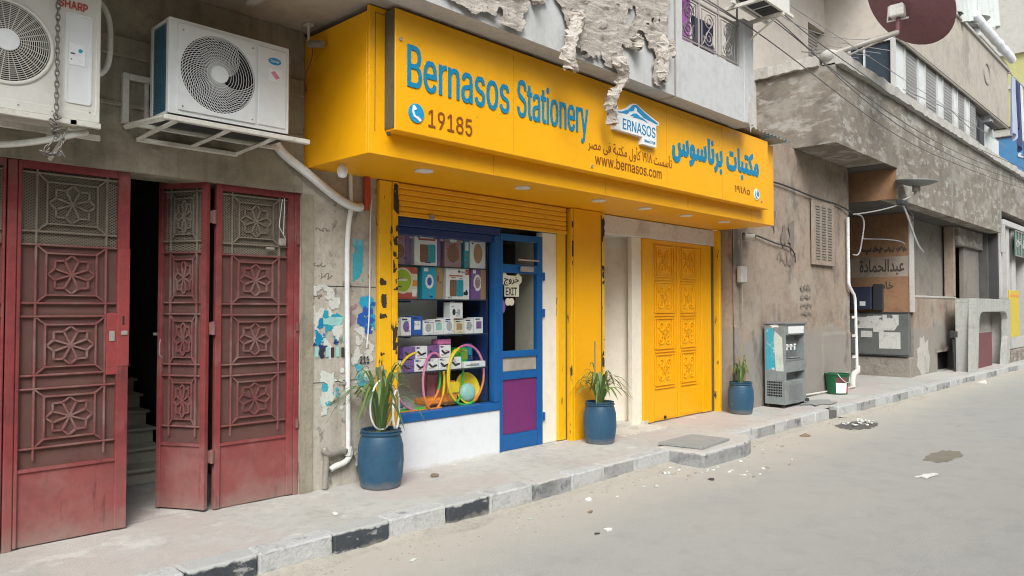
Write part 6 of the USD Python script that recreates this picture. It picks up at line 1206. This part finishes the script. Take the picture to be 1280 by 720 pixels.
# ------------------------------------------------------------------ fittings on the brown wall
lv = thing('wall_vent', 'brown louvred steel vent plate on the brown wall', 'vent', (13.3, 5.15, 3.0)); VX0, VX1, VZ0, VZ1 = 12.82, 13.80, 2.40, 3.52
part(lv, 'plate', box(VX0, VX1, WY - .065, WY - .03, VZ0, VZ1, .006), 'brown_plaster')
for c in range(3):
    for r in range(20): part(lv, 'louvre', box(VX0 + .12 + .27 * c, VX0 + .30 + .27 * c, WY - .078, WY - .066, VZ0 + .10 + .048 * r, VZ0 + .122 + .048 * r, .003), 'grey_panel')
dp = thing('drain_pipe', 'white drain pipe with two bends at the right corner of the brown wall', 'pipe', (14.6, 5.15, .4))
part(dp, 'pipe', tube([(14.45, 5.13, 3.35), (14.455, 5.13, 2.6), (14.46, 5.13, 2.12), (14.50, 5.13, 2.05), (14.72, 5.13, 1.90), (14.775, 5.13, 1.82), (14.785, 5.13, 1.7), (14.82, 5.13, .9), (14.83, 5.13, .52)], .028, 10), 'plastic_white', True)
part(dp, 'elbow', tube(smoothline([(14.85, 5.13, .55), (14.80, 5.12, .44), (14.66, 5.12, .42), (14.58, 5.12, .30), (14.57, 5.12, .16)], 5), .05, 10), 'pvc_old', True)
for z in (.7, 1.1, 1.45): part(dp, 'clip', box(14.66, 14.80, 5.12, 5.16, z, z + .05, .006), 'pvc_old')
jb = thing('junction_box', 'small grey junction box on the brown wall right of the yellow rail', 'box', (10.15, 5.15, 2.15)); part(jb, 'box', box(10.12, 10.30, 5.09, 5.17, 2.02, 2.26, .012), 'light_concrete'); part(jb, 'conduit', cat(tube([(10.20, 5.13, 2.26), (10.19, 5.13, 2.76)], .012), tube([(10.21, 5.13, 2.02), (10.21, 5.13, 1.4)], .012)), 'galv')
single('wall_cable', tube(smoothline([(10.25, 5.15, 2.74), (10.8, 5.15, 2.74), (11.6, 5.15, 2.66), (12.1, 5.15, 2.52), (12.12, 5.15, 2.40)], 6), .012, 6), 'fan_dark', 'dark cable drooping along the brown wall below the sign end', 'cable')
single('wall_cable', tube(smoothline([(10.8, 5.15, 3.6), (12.0, 5.15, 3.62), (13.1, 5.15, 3.56), (14.4, 5.14, 3.50), (14.62, 5.12, 3.45)], 6), .014, 6), 'fan_dark', 'dark cable along the top of the brown wall above the vent', 'cable')
sc = thing('security_camera', 'small black eyed camera under the right end of the yellow sign', 'camera', (10.4, 5.1, 2.72)); part(sc, 'camera_body', cyl((10.36, 5.14, 2.71), (10.40, 5.02, 2.695), .04), 'pvc_old', 30); part(sc, 'eye', cyl((10.40, 5.019, 2.695), (10.403, 5.012, 2.694), .025), 'black_hole'); part(sc, 'mount', box(10.33, 10.39, 5.13, 5.18, 2.66, 2.78, .01), 'galv')
wg = thing('wall_scribble', 'dark smudges and scrawled lines on the brown wall above the water cooler', 'graffiti', (11.6, 5.15, 2.5))
rng = np.random.default_rng(77)
for i, (x, z, w_, h_, lk) in enumerate([(11.5, 2.30, .7, .28, 'graffiti_pale'), (12.35, 1.93, .4, .12, 'graffiti_pale'), (12.4, 1.80, .35, .08, 'graffiti_pale'), (12.4, 1.66, .4, .08, 'graffiti_pale'), (12.45, 1.53, .35, .06, 'graffiti_pale')]):
    t = np.linspace(0, 1, 50); ln = LineString(np.c_[x + w_ * t + .05 * np.sin(t * 19 + i), z + h_ * (.5 + .45 * np.sin(t * 21 + i * 2) * np.cos(t * 6 + i))])
    part(wg, 'scribble', xz(extr(ln.buffer(.012, 2), .003), 0, 0, WY - .028), lk)
for i, (x, z, r) in enumerate([(11.35, 3.1, .12), (11.75, 2.80, .10), (12.05, 2.85, .13)]):
    part(wg, 'smudge', xz(extr(blob(x, z, r, 16, .5, 200 + i, .8, 1.8), .0022 + .0004 * i), 0, 0, WY - .026), 'graffiti_pale')

# water cooler
wc = thing('water_cooler', 'grey steel street water cooler with teal stickers against the brown wall', 'water cooler', (11.2, 5.0, .15))
CX0, CX1, CY0, CY1, CZ0, CZ1 = 10.89, 11.66, 4.80, 5.12, .20, 1.40; fw_ = .05
part(wc, 'cabinet', cat(box(CX0, CX1, CY0 + .14, CY1, CZ0, CZ1, .006), box(CX0, CX0 + fw_, CY0, CY0 + .139, CZ0, CZ1, .004), box(CX1 - fw_, CX1, CY0, CY0 + .139, CZ0, CZ1, .004), box(CX0 + fw_ + .001, CX1 - fw_ - .001, CY0, CY0 + .139, 1.24, CZ1, .004), box(CX0 + fw_ + .001, CX1 - fw_ - .001, CY0, CY0 + .139, CZ0, .55, .004), box(CX0 + fw_ + .001, CX1 - fw_ - .001, CY0 - .004, CY0 + .139, .68, .84, .004)), 'cooler_steel')
part(wc, 'top', box(CX0 - .015, CX1 + .015, CY0 - .02, CY1 + .01, CZ1 + .001, CZ1 + .028, .006), 'cooler_dark')
part(wc, 'alcove', cat(box(CX0 + fw_, CX1 - fw_, CY0 + .13, CY0 + .139, .845, 1.238), box(CX0 + fw_, CX1 - fw_, CY0 + .13, CY0 + .139, .552, .678)), 'cooler_dark')
part(wc, 'name_plate', box(CX0 + .12, CX1 - .1, CY0 - .012, CY0 - .001, 1.26, 1.37, .004), 'plastic_white')
for x in (11.06, 11.2, 11.34):
    part(wc, 'tap', cat(cyl((x, CY0 + .13, 1.06), (x, CY0 + .04, 1.06), .014), cyl((x, CY0 + .045, 1.065), (x, CY0 + .045, 1.01), .012), box(x - .03, x + .03, CY0 + .03, CY0 + .05, 1.075, 1.10, .005)), 'plastic_white', 30)
part(wc, 'drip_tray', cat(box(CX0 + .08, CX1 - .08, CY0 + .01, CY0 + .12, .842, .87, .004), box(CX0 + .3, CX1 - .14, CY0 + .02, CY0 + .1, .871, .90, .02)), 'cooler_dark')
for r in range(8):
    part(wc, 'vent_slot', box(CX0 + .14, CX1 - .16, CY0 - .004, CY0 - .0005, .26 + .03 * r, .274 + .03 * r), 'cooler_dark')
for r in range(6):
    for c in range(9): part(wc, 'vent_hole', box(CX0 - .003, CX0 - .0004, 4.85 + .026 * c, 4.869 + .026 * c, .32 + .04 * r, .346 + .04 * r), 'black_hole')
part(wc, 'teal_sticker', yz(extr(Polygon([(.0, .0), (.16, .0), (.15, .3), (.12, .62), (.02, .62)]), .002), CX0 - .0004, 5.10, .72), 'teal_sticker'); part(wc, 'pale_sticker', yz(extr(Polygon([(.16, .0), (.28, .0), (.26, .5), (.15, .6), (.13, .5)]), .003), CX0 - .0004, 5.10, .70), 'pale_sticker'); part(wc, 'paper_scrap', yz(extr(blob(.15, .68, .05, 12, .5, 3, 1.6, .6), .002), CX0 - .0004, 5.10, .70), 'litter_white')
for x, y in ((CX0 + .03, CY0 + .03), (CX1 - .06, CY0 + .03), (CX0 + .03, CY1 - .06), (CX1 - .06, CY1 - .06)): part(wc, 'foot', box(x, x + .04, y, y + .04, .145, .20), 'fan_dark')
part(wc, 'spout_cap', cyl((CX1 - .03, CY0 - .03, .22), (CX1 + .01, CY0 + .02, .22), .03), 'fan_dark')
single('wet_patch', extr(blob(11.9, 4.72, .33, 18, .3, 6, 1.5, .6), .003).apply_translation((0, 0, .162)), 'cover_slab', 'damp dark patch on the pavement in front of the water cooler', 'stain')
bk = thing('paint_bucket', 'green paint bucket with a white and maroon label by the brown wall corner', 'bucket', (13.42, 5.0, .15)); bxy = (13.42, 4.98, .155)
part(bk, 'bucket', lathe([(0, 0), (.165, 0), (.198, .33), (.208, .33), (.208, .352), (.193, .352), (.188, .33), (.155, .015), (0, .015)], 28, bxy), 'p_green' if False else 'green_bucket' if 'green_bucket' in LOOK else 'green_grille', 35)
th = np.linspace(PI * 1.02, PI * 1.5, 10)
def wrap(a0, a1, z0, z1, lk, off=.004):
    th = np.linspace(a0, a1, 10); V = [(bxy[0] + (.165 + .035 * z / .36 + off) * math.cos(t), bxy[1] + (.165 + .035 * z / .36 + off) * math.sin(t), bxy[2] + z) for t in th for z in (z0, z1)]
    F = [q for i in range(9) for q in ([2 * i, 2 * i + 2, 2 * i + 3], [2 * i, 2 * i + 3, 2 * i + 1])]; return part(bk, 'label_band', trim(V, F), lk, True)
wrap(PI * 1.08, PI * 1.42, .02, .20, 'p_white'); wrap(PI * 1.08, PI * 1.42, .20, .29, 'maroon_board'); wrap(PI * 1.42, PI * 1.52, .02, .14, 'p_red'); part(bk, 'handle', tube([(bxy[0] + .21 * math.cos(t), bxy[1] - .09 - .10 * math.sin(t), bxy[2] + .36 - .16 * math.sin(t)) for t in np.linspace(0, PI, 14)], .006, 6), 'plastic_white', True)
part(bk, 'bag', scrap(401, .10).apply_scale((1, 1, 1.7)).apply_translation((13.66, 4.95, .155)), 'p_aqua', label='clear plastic scrap beside it')
single('ground_pipe', cat(tube([(11.9, 5.16, .20), (13.0, 5.13, .19), (14.6, 5.08, .18)], .014, 8)), 'pvc_old', 'thin pale pipe lying along the foot of the brown wall', 'pipe')

# ------------------------------------------------------------------ dishes, cables
sdh = thing('satellite_dish', 'large maroon satellite dish on a long arm seen from behind', 'satellite dish', (13.2, 3.9, 6.6))
def dish(c, nrm, R, depth, lk, n=40):
    prof = [(R * t, depth * t * t) for t in np.linspace(0, 1, 12)] + [(R * 1.01, depth + .012), (R, depth + .02)] + [(R * t, depth * t * t + .012) for t in np.linspace(.98, 0, 12)]
    m = lathe(prof, n); z = np.array(nrm, float); z /= np.linalg.norm(z); x = np.cross([0, 0, 1.0], z); x /= np.linalg.norm(x); y = np.cross(z, x); T = np.eye(4); T[:3, :3] = np.c_[x, y, z]; T[:3, 3] = c; m.apply_transform(T); return m
DC, DN = np.array([13.22, 3.78, 6.58]), np.array([.62, -.45, .64])
part(sdh, 'reflector', dish(DC, DN, .80, .16, 'dish_maroon'), 'dish_maroon', 40)
q = DC - DN * .10
part(sdh, 'mount_plate', cat(box(q[0] - .12, q[0] + .06, q[1] - .10, q[1] + .12, q[2] - .10, q[2] + .10, .02), tube([q + [.1, -.12, -.10], q + [-.05, .16, -.14], q + [-.16, .1, .06]], .018, 6)), 'pvc_old')
part(sdh, 'post', cat(tube([q + [0, 0, .0], q + [.0, .02, -.34]], .035, 10)), 'dish_maroon', True)
part(sdh, 'arm', cat(tube([q + [.0, .02, -.34], (12.35, 4.56, 5.80)], .045, 10), tube([q + [.05, .02, -.33], (13.0, 4.6, 5.92)], .02, 8)), 'galv', True)
sd2 = thing('satellite_dish', 'small grey satellite dish facing up on an arm below the overhang', 'satellite dish', (15.9, 4.2, 4.0))
part(sd2, 'reflector', dish(np.array([15.35, 4.20, 3.93]), np.array([-.04, -.10, 1.0]), .36, .10, 'dish_grey'), 'dish_grey', 40); part(sd2, 'mount', cat(cyl((15.35, 4.20, 3.84), (15.35, 4.20, 3.94), .07, 12), tube([(15.35, 4.20, 3.86), (15.28, 4.22, 3.76), (14.95, 4.32, 3.64), (15.20, 4.49, 3.62)], .022, 8)), 'galv', True)
part(sd2, 'clamp', cat(box(14.9, 15.1, 4.30, 4.42, 3.56, 3.66, .02), tube([(15.3, 4.42, 3.62), (15.45, 4.3, 3.4), (15.3, 4.25, 3.3)], .02, 6)), 'fan_dark')
def sag(a, b, s, n=18):
    t = np.linspace(0, 1, n)[:, None]; p = np.array(a) * (1 - t) + np.array(b) * t; p[:, 2] -= s * 4 * (t * (1 - t))[:, 0]; return p
single('thin_cable', tube(sag((14.62, 5.1, 3.42), (15.25, 4.4, 3.62), .03, 10), .013, 6), 'cable_grey', 'grey cable stretched from the brown wall corner to the small dish', 'cable')
single('thin_cable', tube(smoothline([(14.64, 5.1, 3.42), (14.86, 5.0, 3.36), (14.84, 5.02, 2.9), (14.80, 5.05, 2.7), (14.62, 5.1, 2.66)], 6), .014, 6), 'cable_grey', 'grey cable looped down at the brown wall corner', 'cable')
single('thin_cable', tube(smoothline([(15.2, 4.4, 3.6), (15.35, 4.3, 3.2), (15.45, 4.25, 2.95), (15.75, 4.2, 2.72)], 6), .02, 6), 'cable_grey', 'thick grey cable end hanging below the small dish', 'cable')
single('thin_cable', tube(smoothline([(14.9, 5.0, 2.98), (15.5, 5.2, 3.02), (16.3, 5.1, 3.06), (17.4, 5.0, 3.02)], 6), .012, 6), 'cable_grey', 'grey cable strung across the dark recess', 'cable')
CB = [([(7.3, 4.15, 5.10), (8.5, 4.13, 5.05), (11.67, 4.25, 4.92), (14.28, 4.25, 4.76), (18.1, 4.25, 4.79), (21.9, 4.25, 4.93), (27, 4.25, 5.2)], 'running lowest across the parapet of the old building'), ([(8.2, 4.14, 5.35), (8.65, 4.15, 5.36), (11.46, 4.25, 5.24), (14.94, 4.25, 5.06), (19.5, 4.25, 5.10), (27, 4.25, 5.45)], 'second lowest across the parapet of the old building'),
      ([(8.2, 4.15, 5.45), (8.8, 4.15, 5.42), (11.9, 4.25, 5.15), (15.2, 4.25, 4.93), (19.0, 4.25, 4.95), (27, 4.27, 5.32)], 'running between the two lowest ones'), ([(8.6, 4.15, 5.66), (9.12, 4.20, 5.62), (12.6, 4.25, 5.48), (15.3, 4.25, 5.38), (21.9, 4.25, 5.52), (27, 4.25, 5.75)], 'passing in front of the balcony corner'),
      ([(8.7, 4.15, 5.52), (9.8, 4.2, 5.52), (11.6, 4.25, 5.78), (13.6, 4.3, 6.30)], 'rising from the pillar to the drying rack'), ([(8.68, 4.10, 5.62), (12.5, 4.2, 5.78), (17, 4.25, 5.90), (24, 4.30, 6.05)], 'passing in front of the loggia panels')]
for i, (p_, d_) in enumerate(CB):
    single('overhead_cable', tube(smoothline(p_, 6), .0075 if i < 4 else .006, 6), 'cable_mid' if i < 4 else 'cable_grey', f'overhead cable {d_}', 'cable', 'cables slung along the row')
single('loggia_stay', tube([(15.6, 4.47, 5.88), (18.9, 4.44, 6.10), (21, 4.46, 6.0)], .010, 5), 'cable_grey', 'thin stay wire hanging in front of the loggia panels', 'wire')

# ------------------------------------------------------------------ the row of houses across the street, behind the camera
ob = thing('opposite_row', 'plain plastered row of houses across the street', 'building', (10, -6, 0))
part(ob, 'wall', box(-20, 45, -9, -6.2, -.05, 8.2), 'beige_render')
for i in range(13):
    x0 = -18 + 4.7 * i
    for z0 in (1.0, 4.4):
        w_ = part(ob, 'window', box(x0, x0 + 1.5, -6.2, -6.16, z0, z0 + 1.5), 'glass_dark'); part(w_, 'frame', cat(box(x0 - .08, x0, -6.2, -6.12, z0 - .08, z0 + 1.58), box(x0 + 1.5, x0 + 1.58, -6.2, -6.12, z0 - .08, z0 + 1.58), box(x0, x0 + 1.5, -6.2, -6.12, z0 + 1.5, z0 + 1.58)), 'white_trim')
    part(ob, 'balcony', box(x0 + 1.8, x0 + 4.4, -6.19, -5.2, 3.6, 4.7, .01), 'grey_concrete')
part(ob, 'far_pavement', box(-20, 45, -6.19, -4.9, -.05, .14), 'pavement_dust')
